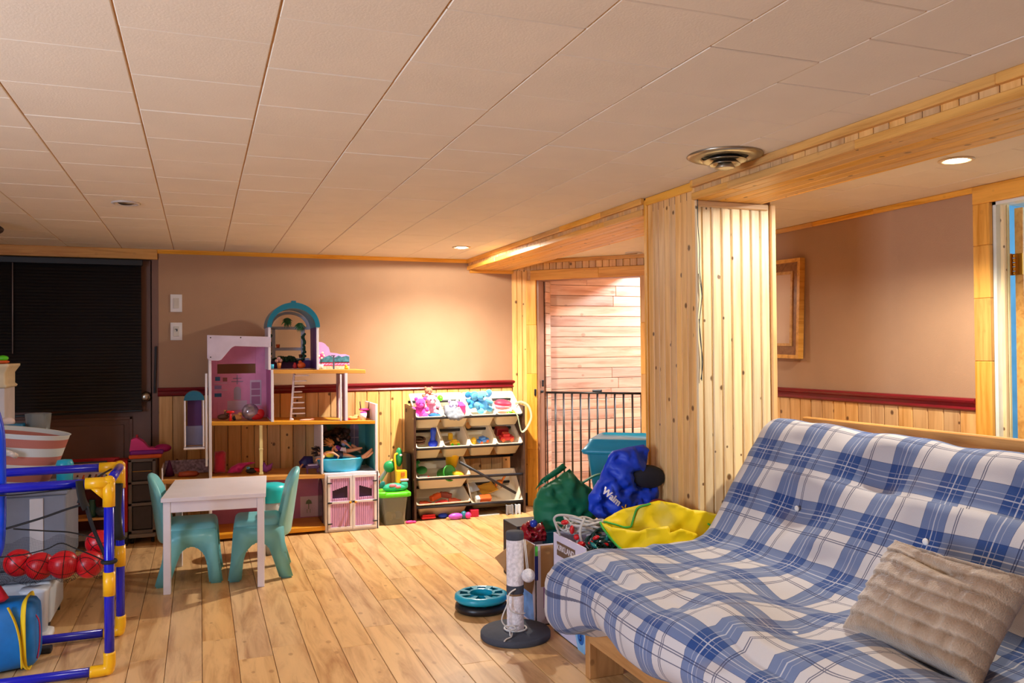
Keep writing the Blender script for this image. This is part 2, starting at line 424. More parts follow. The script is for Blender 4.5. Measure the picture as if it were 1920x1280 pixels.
# ---- beam (boxed soffit) running to the back wall
bx0, bx1, bz = 1.845, 2.16, 1.735
bm = B(); box(bm, bx0+.006, bx1-.004, -.6, YB, bz+.008, H+.03); beam = struct('ceiling_beam', bm, GROOVEB, 'boxed ceiling beam clad in pine beadboard')
rb = random.Random(11)
def beamrun(y0, y1, nm, x, z, dx, dz, mat=TRIMW):
    y = y0
    while y < y1-.01:
        L = min(rb.uniform(.35, .8), y1-y)
        piece(nm, beam, mat, (x, y+L/2, z), (round(L, 3), dx, dz), ALY, .0025); y += L
for (ya, yb_) in ((.3, 2.80), (3.19, YB-.001)):
    beamrun(ya, yb_, 'crown_strip', bx0-.011, H-.014, .022, .028)
    beamrun(ya, yb_, 'edge_strip', bx0-.006, bz+.012, .018, .028)
y = .3; far = B()
while y < YB-.03:
    if not (2.76 < y < 3.19):
        if y < 4.3: piece('bead_board', beam, PINE, (bx0+.002, y+.029, 1.766), (.05, .0555, .010), VERT, .0022)
        else: rbox(far, (bx0+.002, y+.029, 1.766), (.010, .0555, .05), .002, 1)
    y += .058
tag(obj('far_bead_boards', far, PINE, beam), None, None, None, 'stuff')
for i in range(6):
    w = (bx1-bx0-.012)/6; x = bx0+.006+(i+.5)*w; y = .3 - rb.random()*.8
    while y < YB:
        L = rb.uniform(1.3, 2.2); y0, y1 = max(.3, y), min(y+L, YB)
        if y1-y0 > .05: piece('soffit_board', beam, BEAMW, (x, (y0+y1)/2, bz+.004), (round(y1-y0, 3)-.001, round(w, 4)-.0025, .010), ALY, .003)
        y += L
beamrun(.3, YB, 'corner_bead', bx1-.002, bz+.006, .012, .016, BEAMW)
bm = B(); prism(bm, [(YB-.03, bz+.0), (YB-.03, bz-.012), (YB-.012, bz-.022), (YB, bz-.022), (YB, bz)], 1.85, 2.185, 'yz'); obj('wall_cleat', bm, TRIMW, beam)
# ---- column
cx0, cx1, cy0, cy1 = 1.850, 2.232, 2.80, 3.19
bm = B(); box(bm, cx0+.012, cx1-.012, cy0+.012, cy1-.012, 0, H); column = struct('column', bm, GROOVEB, 'square support column clad in knotty pine beadboard')
nb = 7; w = (cx1-cx0-.050)/nb
for i in range(nb-1): piece('bead_strip', column, PINEW, (cx0+.026+(i+1)*w, cy0+.007, .868), (1.735, .006, .0028), VERT, .001)
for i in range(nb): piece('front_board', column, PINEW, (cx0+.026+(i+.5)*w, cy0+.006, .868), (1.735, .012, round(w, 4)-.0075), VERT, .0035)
for i in range(8):
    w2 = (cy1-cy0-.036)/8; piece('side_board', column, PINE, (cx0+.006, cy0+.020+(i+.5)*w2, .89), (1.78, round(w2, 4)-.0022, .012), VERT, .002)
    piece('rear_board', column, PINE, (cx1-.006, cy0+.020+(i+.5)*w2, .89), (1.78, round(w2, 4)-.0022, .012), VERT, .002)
for x in (cx0+.010, cx1-.010):
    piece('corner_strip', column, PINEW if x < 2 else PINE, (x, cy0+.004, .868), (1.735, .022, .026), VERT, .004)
piece('corner_strip', column, PINE, (cx0-.001, cy0+.010, .90), (1.80, .020, .010), VERT, .003)
piece('corner_strip', column, TRIMW, (cx0+.002, cy1-.006, .90), (1.80, .022, .022), VERT, .003)
piece('top_strip', column, TRIMW, (cx0-.003, (cy0+cy1)/2, H-.018), (.37, .012, .034), ALY, .003)
piece('top_strip', column, PINE, ((cx0+cx1)/2-.02, cy0-.004, bz-.014), (.345, .014, .026), (0, 0, 0), .004)
bm = B()
tube(bm, smoothpts([(1.853, 2.790, 1.75), (1.853, 2.789, 1.64), (1.858, 2.786, 1.54), (1.857, 2.788, 1.46), (1.866, 2.785, 1.36), (1.854, 2.787, 1.25), (1.857, 2.786, 1.17), (1.866, 2.785, 1.09), (1.857, 2.786, 1.02)], 5), .0017, 6)
tube(bm, smoothpts([(1.853, 2.789, 1.44), (1.862, 2.785, 1.38), (1.866, 2.785, 1.34)], 4), .0016, 6)
tube(bm, smoothpts([(1.852, 2.788, 1.26), (1.856, 2.785, 1.20), (1.862, 2.786, 1.12), (1.861, 2.786, 1.015)], 4), .0015, 6)
tag(obj('loose_wire', bm, plain('green_wire', (40, 54, 50), .4)), 'thin dark wires dangling down the corner of pine column', 'wire')
# ---- angled wall with doorway (43 degrees), casing, stair landing behind
A = Vector((2.18, YB, 0)); dA = Vector((.7325, -.681, 0)); nA = Vector((.681, .7325, 0)); azA = math.atan2(dA.y, dA.x)
MA = Matrix.Translation(A) @ Matrix.Rotation(azA, 4, 'Z')          # local x along the wall, local -y towards the room
def abox(bm, t0, t1, d0, d1, z0, z1): 
    t = B(); box(t, t0, t1, d0, d1, z0, z1); add(bm, t, MA)
bm = B(); abox(bm, -.05, .215, 0.0, .10, 0, H); abox(bm, .985, 1.30, 0, .10, 0, H); abox(bm, .215, .985, 0, .10, 1.66, H)
wall_ang = struct('wall_corner', bm, PINE, 'short angled wall of pine boards around the stair doorway')
def apiece(nm, mat, t, d, z, dims, vert=True, bev=.0025, par=None):
    return piece(nm, par or wall_ang, mat, MA @ Vector((t, d, z)), dims, (0, -PI/2, azA) if vert else (0, 0, azA), bev)
for i in range(3): apiece('wall_board', PINE, .004+.041*(i+.5), -.006, .87, (1.735, .012, .0385))
z = 1.77
for i in range(22): apiece('header_board', PINE, .03+.05*i, -.006, 1.758, (.052, .012, .0475))
for i in range(5): apiece('wall_board', PINE, 1.035+.05*(i+.5), -.006, .87, (1.735, .012, .0475))
apiece('header_crown', TRIMW, .58, -.012, H-.014, (1.2, .022, .026), False)
# casing: jointed lengths
for t0 in (.163, 1.004):
    zz = 0.0
    for L in (.42, .55, .36, .33):
        apiece('casing_length', TRIMW, t0, -.020, zz+L/2, (L-.0004, .020, .078 if t0 < .5 else .05)); zz += L
apiece('casing_length', TRIMW, .42, -.020, 1.694, (.52, .020, .072), False); apiece('casing_length', TRIMW, .86, -.020, 1.694, (.36, .020, .072), False)
bm = B(); abox(bm, .200, .218, -.012, .105, 0, 1.665); abox(bm, .982, 1.0, -.012, .105, 0, 1.665); abox(bm, .2, 1.0, -.012, .105, 1.655, 1.668)
obj('door_jamb', bm, plain('jamb_brown', (150, 108, 82), .5), wall_ang)
bm = B(); t = B(); rbox(t, (.13, -.010, .046), (.27, .016, .092), .003); add(bm, t, MA); struct('baseboard_corner', bm, BLACKB, 'black rubber baseboard at foot of angled wall')
# stair landing: cedar planks on the far wall and on the return
wl = struct('wall_landing', (lambda b: (box(b, 2.36, 4.6, 5.745, 5.85, -.2, 3.0), b)[1])(B()), plain('joint_dark', (70, 44, 30), .8), 'stair landing wall of horizontal cedar planks')
rl = random.Random(5); zz = -.03; ROW = .0795
while zz < 2.3:
    x = 2.475 - rl.random()*.1; first = True
    while x < 3.9:
        L = rl.choice((.42, .62, .9, 1.4, 1.4)); x0 = max(2.475, x); 
        if x+L-x0 > .04: piece('cedar_plank', wl, CEDAR, (round((x0+x+L)/2, 3), 5.738, zz+ROW/2), (round(x+L-x0, 3)-.001, .014, ROW-.0025), (0, 0, 0), .003)
        x += L
    zz += ROW
wr = struct('wall_landing_side', (lambda b: (abox(b, .20, .222, .105, .32, -.02, H+.3), b)[1])(B()), MATS['joint_dark'], 'narrow return wall of cedar planks beside stair door')
zz = -.012
while zz < 1.75:
    apiece('cedar_plank', CEDAR, .227, .195, zz+ROW/2, (.19, .010, ROW-.0025), False, .002, wr).rotation_euler = (0, 0, azA+PI/2)
    zz += ROW
bm = B(); box(bm, 2.25, 3.32, 4.3, 5.75, H, H+.14); struct('landing_ceiling', bm, TILE)
bm = B(); box(bm, 4.6, 4.7, 3.9, 5.85, 0, 3.0); box(bm, 3.0, 4.7, 4.0, 4.10, 0, 3.0); box(bm, 3.32, 4.7, 4.0, 5.85, 3.0, 3.1); struct('wall_stairs', bm, WALLP)
# ---- right wall (hall) with chair rail, wainscot, door opening
RX = 3.05
bm = B(); box(bm, RX, RX+.08, 2.46, 4.97, 0, H); box(bm, RX, RX+.08, -1.2, 1.66, 0, H); box(bm, RX, RX+.08, 1.66, 2.46, 1.735, H)
wall_right = struct('wall_right', bm, WALLP, 'tan painted hall wall with red chair rail')
t4 = tag(bpy.data.objects.new('trim_4', None), 'thin pine crown moulding on hall wall', None, None, 'structure'); COL.objects.link(t4); ORG[t4] = Vector((0, 0, 0)); yy = 2.532
for L in (.55, .42, .38, .6, .46): piece('crown_length', t4, TRIMW, (RX-.009, yy+L/2, H-.013), (L-.0005, .018, .026), ALY, .005); yy += L
bm = B(); prism(bm, [(RX+a, z) for a, z in rail_prof(-1)], 2.535, 4.94, 'xz'); struct('trim_5', bm, REDRAIL, 'glossy dark red chair rail on hall wall')
y = 2.535
while y < 4.9:
    piece('wainscot_board', wall_right, PINE, (RX-.005, y+.0415, .48), (.776, .0800, .010), VERT, .003); y += .0835
bm = B(); rbox(bm, (RX-.006, 3.74, .046), (.012, 2.4, .092), .003); struct('baseboard_right', bm, BLACKB)
dz = struct('door_2', (lambda b: (box(b, RX+.005, RX+.075, 2.445, 2.462, 0, 1.735), box(b, RX+.005, RX+.075, 1.66, 1.675, 0, 1.735), box(b, RX+.005, RX+.075, 1.66, 2.46, 1.722, 1.737), b)[-1])(B()), plain('jamb_white', (236, 238, 228), .4), 'pine cased hall doorway with white jamb')
zz = 0; rc = random.Random(2)
for L in (.36, .30, .42, .26, .22, .173):
    piece('casing_length', dz, TRIMW, (RX-.010, 2.495, zz+L/2), (L-.0004, .078, .020), VERT, .003); zz += L
piece('casing_head', dz, TRIMW, (RX-.010, 2.09, 1.771), (.89, .020, .076), ALY, .003)
piece('door_stop', dz, PINEW, (RX+.038, 2.438, .865), (1.73, .016, .020), VERT, .003)
piece('door_stop', dz, plain('stop_cream', (230, 220, 170), .45), (RX+.058, 2.437, .865), (1.73, .014, .016), VERT, .003)
# open door leaf of that doorway, hinged at the far jamb, swung into the side room
leaf = tag(obj('door_3', (lambda b: (rbox(b, (RX+.465, 2.418, .86), (.72, .034, 1.70), .002), b)[1])(B()), plain('door_pale_green', (206, 220, 190), .5)), 'pale open door leaf swung into the side room', None, None, 'structure')
bm = B(); rbox(bm, (RX+.102, 2.418, .86), (.006, .036, 1.70), .001); obj('door_edge', bm, TRIMW, leaf)
for zc in (.30, 1.478):
    bm = B(); rbox(bm, (RX+.078, 2.441, zc), (.026, .003, .09), .001)
    for q in range(5): cyl(bm, (RX+.092, 2.434, zc-.045+q*.018), (RX+.092, 2.434, zc-.029+q*.018), .0055, 10)
    rbox(bm, (RX+.0975, 2.416, zc), (.003, .032, .088), .001)
    obj('hinge', bm, BRASS, leaf)
bm = B(); box(bm, 5.0, 5.1, -1.2, 4.0, 0, 2.2); box(bm, RX+.08, 5.1, 3.4, 3.5, 0, 2.2); box(bm, RX+.08, 5.1, -1.3, -1.2, 0, 2.2)
struct('wall_side_room', bm, plain('blue_paint', (110, 180, 226), .7), 'blue painted wall of the room past the hall doorway')
bm = B(); box(bm, RX+.08, 5.1, -1.2, 3.5, 1.95, 2.0); struct('ceiling_side_room', bm, TILE)
# ---- recessed lamps, diffuser, small things fixed to the ceiling
def downlight(x, y, label, power, colr, on=True, size=118, blend=.5, tilt=(0, 0, 0)):
    t = thing('recessed_light', label, 'light', (x, y, H), group='recessed ceiling lights')
    bm = B(); lathe(bm, [(.058, 0), (.060, -.004), (.056, -.007), (.044, -.006), (.040, .004), (.040, .03)], 32, (x, y, H)); obj('trim_ring', bm, plain('lamp_ring_warm', (226, 200, 160), .35) if on else plain('lamp_ring_white', (206, 196, 190), .4), t, True)
    bm = B(); lathe(bm, [(0, -.010), (.022, -.0085), (.034, -.002), (.0395, .008)], 24, (x, y, H)); obj('bulb', bm, BULB if on else STEEL, t, True)
    if on: spot_light('lamp', (0, 0, -.016), power, colr, size, blend, .03, t).rotation_euler = tilt
    return t
spot_light('lamp_skirt', (0, 0, -.018), 27, NEUT, 177, .08, .022, downlight(1.575, 5.05, 'lit recessed ceiling light near the back wall above toy shelf', LAMP_BACK, NEUT, size=150, blend=.9))
downlight(2.533, 2.18, 'lit recessed ceiling light in the hall past the beam', LAMP_HALL, NEUT, size=140, blend=.5, tilt=(math.radians(15), math.radians(13), 0))
downlight(-.302, 4.0, 'unlit round recessed light in the ceiling near brown door', 0, NEUT, False)
downlight(2.80, 5.00, 'recessed ceiling light half hidden above stair doorway header', 0, NEUT, False)
downlight(.35, .55, 'lit recessed ceiling light above the camera', FILL_NEAR*1.2, WARM, size=150)  # added out-of-view lamp, warm fill for the near end of the room
downlight(-1.4, 1.2, 'lit recessed ceiling light beside the left wall', FILL_NEAR*.5, WARM, size=150)  # second added lamp, unseen, weaker warm fill on the left side
v = thing('ceiling_diffuser', 'round steel air diffuser hanging from ceiling beside beam', 'air vent', (1.70, 2.39, H))
bm = B(); lathe(bm, [(.128, 0), (.130, -.004), (.118, -.010), (.086, -.014), (.080, -.006)], 40, (1.70, 2.39, H)); obj('flange', bm, STEEL, v, True)
for R, zz in ((.074, -.020), (.052, -.032)):
    bm = B(); lathe(bm, [(R*.72, zz+.014), (R, zz), (R+.001, zz-.002), (R*.98, zz-.0025), (R*.70, zz+.012)], 36, (1.70, 2.39, H)); obj('cone', bm, STEEL, v, True)
bm = B(); lathe(bm, [(.022, -.026), (.034, -.044), (.032, -.047), (.018, -.046), (0, -.046)], 28, (1.70, 2.39, H)); obj('centre_cup', bm, STEEL, v, True)
bm = B(); lathe(bm, [(.082, -.003), (.060, -.002), (0, -.002)], 28, (1.70, 2.39, H)); obj('dark_throat', bm, BLACKB, v)
bm = B(); ell(bm, (-1.0, 4.76, H-.040), (.085, .07, .030)); cyl(bm, (-1.02, 4.76, H-.02), (-1.02, 4.76, H), .02, 14)
tag(obj('ceiling_speaker', bm, plain('dark_brown_plastic', (48, 34, 30), .4), smooth=True), 'small dark rounded fixture on ceiling at far left', 'ceiling fixture')
for (zc, nm, lb) in ((1.467, 'light_switch', 'upper white rocker light switch beside brown door'), (1.285, 'dimmer_switch', 'lower white dimmer switch with slider below the other switch')):
    t = thing(nm, lb, 'light switch', (-.14, YB, zc), group='wall switches')
    bm = B(); rbox(bm, (-.140, YB-.003, zc), (.070, .006, .114), .002); obj('cover_plate', bm, WHITEP, t)
    bm = B(); rbox(bm, (-.140, YB-.007, zc), (.034, .006, .066), .002); obj('rocker', bm, plain('switch_ivory', (214, 206, 194), .35), t)
    if nm == 'dimmer_switch':
        bm = B(); rbox(bm, (-.136, YB-.011, zc+.008), (.006, .006, .016), .001); rbox(bm, (-.143, YB-.011, zc+.014), (.012, .004, .004), .001); obj('slider', bm, BLACKB, t)
# ---- framed picture / mirror on the hall wall, hanging crooked
p = thing('framed_mirror', 'wood framed mirror hanging crooked on hall wall behind column', 'mirror', (RX-.012, 3.86, 1.36))
MP = MX((RX-.004, 3.885, 1.362), (0, .02, 0)) @ Matrix.Rotation(math.radians(1.3), 4, 'X')
def fr(bm, a, b, d, e):
    for s in (-1, 1):
        t = B(); prism(t, [(-a, s*a2) for a2 in (0,)] if False else [(-a/1, s*b), (a, s*b), (a-(b-e)*1.0, s*e), (-a+(b-e), s*e)], -d, 0, 'yz'); add(bm, t, MP)
        t = B(); prism(t, [(s*a, -b), (s*a, b), (s*(a-(b-e)), e), (s*(a-(b-e)), -e)], -d, 0, 'yz'); add(bm, t, MP)
bm = B(); fr(bm, .300, .272, .034, .252); obj('outer_frame', bm, TRIMW, p)
bm = B(); fr(bm, .280, .252, .020, .205); obj('inner_frame', bm, wood('frame_dark', (170, 112, 58), (140, 86, 40), kamt=.3), p)
bm = B(); fr(bm, .233, .205, .027, .190); obj('liner', bm, TRIMW, p)
bm = B(); t = B(); box(t, -.010, -.006, -.225, .225, -.195, .195); add(bm, t, MP); obj('mirror_pane', bm, plain('mirror_pane', (216, 184, 158), .12, .01, spec=.8), p)
# ---- safety gate in the stair doorway
g = thing('safety_gate', 'black metal safety gate across the stair doorway', 'gate', tuple(MA @ Vector((.6, .03, 0))))
GB = plain('gate_black', (22, 20, 22), .35)
def gp(t, d, z): return MA @ Vector((t, d, z))
for nm, z in (('top_rail', .832), ('bottom_rail', .06)):
    bm = B(); cyl(bm, gp(.255, .03, z), gp(.972, .03, z), .0085, 10); obj(nm, bm, GB, g)
for i in range(12):
    bm = B(); cyl(bm, gp(.262+i*.0640, .03, .06), gp(.262+i*.0640, .03, .832), .0075 if i else .005, 8); obj('bar', bm, GB, g)
bm = B(); t = B(); rbox(t, (.645, .03, .848), (.070, .020, .018), .005); add(bm, t, MA); obj('latch', bm, plain('latch_dark', (34, 38, 44), .3), g)
bm = B(); t = B(); rbox(t, (.228, .02, .838), (.02, .02, .02), .004); add(bm, t, MA); obj('hinge_bracket', bm, GB, g)
for q in ((.234, .02, .90), (.194, -.035, .835)):
    bm = B(); t = B(); rbox(t, q, (.015, .014, .05), .004); add(bm, t, MA); obj('hinge_clip', bm, GB, g)
# ================================================================== TOYS AT THE BACK WALL
P = plain
TEAL = P('teal_plastic', (126, 204, 212), .32, .02); WHITE = P('white_lacquer', (236, 230, 240), .32, .02)
PINK = P('toy_pink', (244, 158, 200), .5); LILAC = P('lilac_print', (214, 160, 214), .5); MAG = P('magenta', (214, 20, 130), .55, sheen=.3); HOTP = P('hot_pink', (236, 60, 150), .5)
RED = P('toy_red', (206, 24, 30), .35); ORANGE = P('toy_orange', (226, 92, 28), .4); YEL = P('toy_yellow', (240, 190, 30), .4); GREEN = P('toy_green', (24, 130, 60), .4)
LIME = P('lime_lid', (90, 210, 30), .35); JADE = P('jade_toy', (50, 170, 140), .4); BLUE = P('toy_blue', (30, 70, 200), .35); SKY = P('sky_plush', (90, 180, 226), .8, sheen=.4)
AQUA = P('aqua_tub', (60, 186, 226), .3, .02); PURP = P('toy_purple', (118, 40, 150), .4); LAV = P('lavender_toy', (190, 180, 226), .5); BROWN = P('toy_brown', (84, 48, 30), .6)
DARK = P('toy_dark', (30, 28, 34), .5); GREY = P('toy_grey', (150, 150, 156), .5); TAN = P('toy_tan', (206, 150, 90), .6); SKIN = P('doll_skin', (226, 164, 126), .5); CREAMB = P('bin_cream', (226, 212, 186), .38, .02)
TEALROOM = P('teal_print', (70, 150, 150), .5); DPURP = P('dark_purple', (96, 44, 110), .5); CLEARP = P('clear_plastic', (200, 206, 206), .2, .02, trans=.75)
ESP = wood('espresso_panel', (74, 52, 42), (56, 38, 30), kamt=0, jit=.03); HAIRB = P('doll_hair', (50, 26, 18), .7, .15, 40, bump=.6, bscale=90); WINGL = P('window_dark', (50, 24, 66), .25)
# ---- white kids' table
tb = thing('kids_table', 'small white wooden play table between two teal chairs', 'table', (.085, 4.50, 0), math.radians(-4.5), local=True)
bm = B(); rbox(bm, (0, 0, .449), (.475, .60, .020), .003); obj('table_top', bm, WHITE, tb)
for sx in (-1, 1):
    for sy in (-1, 1):
        bm = B(); rbox(bm, (sx*.213, sy*.265, .2195), (.033, .033, .439), .003); obj('leg', bm, WHITE, tb)
for sy in (-1, 1):
    bm = B(); rbox(bm, (0, sy*.268, .412), (.392, .016, .054), .002); obj('apron', bm, WHITE, tb)
for sx in (-1, 1):
    bm = B(); rbox(bm, (sx*.216, 0, .412), (.016, .496, .054), .002); obj('apron', bm, WHITE, tb)
# ---- moulded teal chairs
def chair(loc, rz, label):
    t = thing('toddler_chair', label, 'chair', loc, rz, 'teal moulded chairs', local=True)      # local +x is the front
    def shell(profile, y0, y1, nm, n=2):
        bm = B(); prism(bm, profile, y0, y1, 'xz')
        bmesh.ops.bevel(bm, geom=[e for e in bm.edges], offset=.007, segments=2, affect='EDGES', clamp_overlap=True)
        return obj(nm, bm, TEAL, t, True)
    # seat slab with waterfall front
    bm = B(); rbox(bm, (.02, 0, .262), (.235, .270, .075), .030, 4); obj('seat', bm, TEAL, t, True)
    # side skirts with arch between the legs (one each side)
    for s in (-1, 1):
        arch = [(.036+.062*math.cos(a), .118+.085*math.sin(a)) for a in [PI*k/12 for k in range(13)]]
        poly = [(.155, 0), (.145, .10), (.138, .265), (-.11, .265), (-.115, .12), (-.150, 0), (-.095, 0), (-.045, .115)] 
        poly = [(.165, 0), (.150, .10), (.137, .27), (-.105, .27), (-.115, .13), (-.152, 0), (-.085, 0), (-.050, .11), (-.030, .165), (.005, .190), (.040, .185), (.075, .150), (.090, .10), (.100, 0)]
        bm = B(); y0 = s*.138; prism(bm, poly, y0-.016, y0+.016, 'xz'); bmesh.ops.bevel(bm, geom=bm.edges[:], offset=.008, segments=2, affect='EDGES', clamp_overlap=True); obj('side_legs', bm, TEAL, t, True)
    # wide curved backrest, rounded top
    bm = B(); nu, nv = 16, 12; V = []
    for j in range(nv+1):
        v = j/nv; row = []
        for i in range(nu+1):
            u = -1+2*i/nu
            hw = .150*(1-.10*v); top = .265+.275*math.sqrt(max(0, 1-abs(u)**3.2*.55)); z = .20+(top-.20)*v
            x = -.115-.050*v+.060*abs(u)**2.4*(1-.2*v)
            row.append((x, u*hw, z))
        V.append(row)
    F = [[bm.verts.new(p) for p in r] for r in V]; K = [[bm.verts.new((p[0]-.030, p[1]*1.02, p[2]+.003)) for p in r] for r in V]
    for j in range(nv):
        for i in range(nu):
            bm.faces.new((F[j][i], F[j][i+1], F[j+1][i+1], F[j+1][i])); bm.faces.new((K[j][i+1], K[j][i], K[j+1][i], K[j+1][i+1]))
    for i in range(nu): bm.faces.new((F[nv][i], F[nv][i+1], K[nv][i+1], K[nv][i])); bm.faces.new((K[0][i], K[0][i+1], F[0][i+1], F[0][i]))
    for j in range(nv): bm.faces.new((K[j][0], F[j][0], F[j+1][0], K[j+1][0])); bm.faces.new((F[j][nu], K[j][nu], K[j+1][nu], F[j+1][nu]))
    bmesh.ops.recalc_face_normals(bm, faces=bm.faces[:]); o = obj('backrest', bm, TEAL, t, True); subsurf(o, 1)
    return t
chair((-.055, 4.515, 0), math.radians(-2), 'teal moulded chair at left end of white table')
chair((.300, 4.480, 0), PI-math.radians(4), 'teal moulded chair at right end of white table')
# ---- dollhouse
DF, DB = 5.30, 5.655
dh = thing('dollhouse', 'tall pink and white wooden dollhouse with teal arched tower', 'dollhouse', (.5, 5.48, 0))
def dpart(nm, mat, boxes, bev=.0015, par=None):
    bm = B()
    for (x0, x1, y0, y1, z0, z1) in boxes: rbox(bm, ((x0+x1)/2, (y0+y1)/2, (z0+z1)/2), (x1-x0, y1-y0, z1-z0), bev, 1)
    return obj(nm, bm, mat, par or dh)
def board(nm, x0, x1, za, zb, th, par=None):
    c = ((x0+x1)/2, (DF+DB)/2, (za+zb)/2-th/2); return piece(nm, dh, TOYW, c, (x1-x0, DB-DF, th), (0, math.atan2(za-zb, x1-x0), 0), .002)
dpart('side_panel', WHITE, [(.050, .066, DF, DB, .0, 1.235)])
dpart('divider_panel', WHITE, [(.412, .428, DF, DB, .712, 1.035)])
board('middle_floor', .066, 1.060, .726, .697, .021); board('upper_floor', .425, 1.000, 1.036, 1.027, .024); board('lower_floor', -.215, .736, .394, .369, .024); board('ground_floor', .066, .740, .044, .044, .028)
bm = B(); prism(bm, [(.042, 1.252), (.412, 1.240), (.412, 1.176), (.200, 1.184), (.182, 1.174), (.122, 1.102), (.108, 1.096), (.054, 1.098), (.042, 1.112)], DF-.012, DF, 'xz'); bmesh.ops.bevel(bm, geom=bm.edges[:], offset=.002, segments=1, affect='EDGES'); fas = obj('roof_fascia', bm, P('fascia_white', (214, 204, 226), .4), dh)
for q in ((.062, 1.236), (.062, 1.118), (.235, 1.236)):
    bm = B(); ell(bm, (q[0], DF-.0125, q[1]), (.004, .002, .004)); obj('screw', bm, DARK, fas)
dpart('roof_panel', LILAC, [(.066, .412, DF+.01, DB, 1.205, 1.217)])
pb = dpart('pink_back_wall', PINK, [(.066, .105, 5.60, 5.612, .72, 1.205), (.340, .412, 5.60, 5.612, .72, 1.205), (.105, .340, 5.60, 5.612, .72, 1.010), (.105, .340, 5.60, 5.612, 1.072, 1.205)])
dpart('pink_side_lining', P('mauve_lining', (190, 100, 160), .5), [(.4065, .4115, DF+.01, 5.60, .73, 1.2)])
# printed furniture on the pink wall (flat print, thin)
PR = 5.5988
def prt(nm, mat, polys, par=pb, up=0):
    bm = B(); up = up or (.0012 if nm in ('bookcase_shelf_print', 'mirror_print', 'window_bar_print', 'lamp_print', 'palm_print') else 0)
    for pl in polys: prism(bm, pl, PR-.0008-up, PR-up, 'xz')
    return obj(nm, bm, mat, par)
def rc_(x0, x1, z0, z1): return [(x0, z0), (x1, z0), (x1, z1), (x0, z1)]
def arch_(x0, x1, z0, z1, n=10): 
    r = (x1-x0)/2; return [(x0, z0), (x1, z0)] + [((x0+x1)/2+r*math.cos(PI*k/n), z1-r+r*math.sin(PI*k/n)) for k in range(n+1)]
WPR = P('white_print', (226, 200, 220), .5); GPR = P('grey_print', (186, 150, 180), .5)
prt('bookcase_print', WPR, [rc_(.305, .375, .80, .965)]); prt('bookcase_shelf_print', P('plum_print', (186, 120, 160), .5), [rc_(.313, .367, .91, .952), rc_(.313, .367, .868, .903), rc_(.313, .367, .81, .86)])
prt('vanity_print', WPR, [rc_(.165, .285, .775, .835), rc_(.172, .186, .735, .775), rc_(.266, .28, .735, .775)]); prt('mirror_print', P('mirror_print', (190, 176, 196), .4), [arch_(.205, .248, .84, .925)])
prt('chandelier_print', GPR, [rc_(.19, .262, .955, .962), rc_(.222, .229, .94, 1.0), rc_(.20, .252, .975, .981)])
prt('wall_shelf_print', WPR, [rc_(.085, .165, .948, .952), rc_(.085, .165, .903, .907)]); [prt('picture_print', P('picture_blue', (40, 110, 160), .5), [r_]) for r_ in (rc_(.092, .122, .965, .99), rc_(.088, .13, .862, .885))]; prt('photo_print', P('photo_brown', (150, 90, 90), .5), [rc_(.138, .165, .96, .985)]); prt('box_print', P('box_violet', (150, 140, 200), .5), [rc_(.088, .13, .912, .935)])
# tower
tw = dpart('tower_wall', WHITE, [(.397, .412, DF, 5.58, 1.036, 1.31)]); dpart('tower_wall', WHITE, [(.690, .705, DF, 5.58, 1.032, 1.31)])
dpart('tower_lining', DPURP, [(.6855, .6895, DF+.012, 5.57, 1.04, 1.30)])
n = 20; xc = .551
outer = [(xc+.161*math.cos(PI*k/n), 1.300+.155*math.sin(PI*k/n)) for k in range(n+1)]; inner = [(xc+.134*math.cos(PI*k/n), 1.300+.118*math.sin(PI*k/n)) for k in range(n+1)]
TR = P('tower_teal', (20, 120, 150), .3)
bm = B()
for k in range(n):
    pl = [outer[k], outer[k+1], inner[k+1], inner[k]]; prism(bm, pl, DF-.012, 5.585, 'xz')
bmesh.ops.remove_doubles(bm, verts=bm.verts[:], dist=1e-5); roof = obj('tower_roof', bm, TR, dh); dpart('roof_knob', TR, [(.538, .566, DF-.006, DF+.03, 1.448, 1.466)], par=roof)
bm = B()
for k in range(n):
    o2 = [(xc+.132*math.cos(PI*q/n), 1.300+.112*math.sin(PI*q/n)) for q in (k, k+1)]; i2 = [(xc+.112*math.cos(PI*q/n), 1.300+.092*math.sin(PI*q/n)) for q in (k+1, k)]; prism(bm, o2+i2, 5.565, 5.58, 'xz')
for bx in ((.419, .685, 1.292, 1.312), (.440, .462, 1.09, 1.30), (.625, .650, 1.09, 1.30), (.46, .63, 1.155, 1.175), (.43, .68, 1.09, 1.105)): rbox(bm, ((bx[0]+bx[1])/2, 5.572, (bx[2]+bx[3])/2), (bx[1]-bx[0], .012, bx[3]-bx[2]), .001, 1)
obj('tower_window_frame', bm, P('tower_frame', (190, 190, 204), .5), dh)
dpart('tower_low_wall', DPURP, [(.412, .690, 5.57, 5.582, 1.036, 1.09)]); dpart('tower_floor_tiles', P('tower_tiles', (150, 110, 96), .5), [(.412, .690, DF+.01, 5.57, 1.036, 1.040)])
LEAF = P('leaf_green', (60, 120, 70), .6, .2, 40); LEAF2 = P('leaf_dark', (30, 70, 46), .6, .2, 40)
def fern(c, r, nl, mat, seed, nm):
    q = random.Random(seed); bm = B()
    for k in range(nl):
        a = 2*PI*k/nl; tip = Vector((math.cos(a)*r*q.uniform(.7, 1), -q.uniform(0, .012), math.sin(a)*r*.8-.3*r)); mid = tip*.55+Vector((0, -.006, .25*r)); w = .0055
        c0 = Vector(c); s = Vector((-math.sin(a), 0, math.cos(a)))*w
        v = [bm.verts.new(c0), bm.verts.new(c0+mid+s), bm.verts.new(c0+tip), bm.verts.new(c0+mid-s)]; bm.faces.new(v)
        v2 = [bm.verts.new(x.co+Vector((0, .0012, 0))) for x in v]; bm.faces.new(v2[::-1])
    return obj(nm, bm, mat, dh)
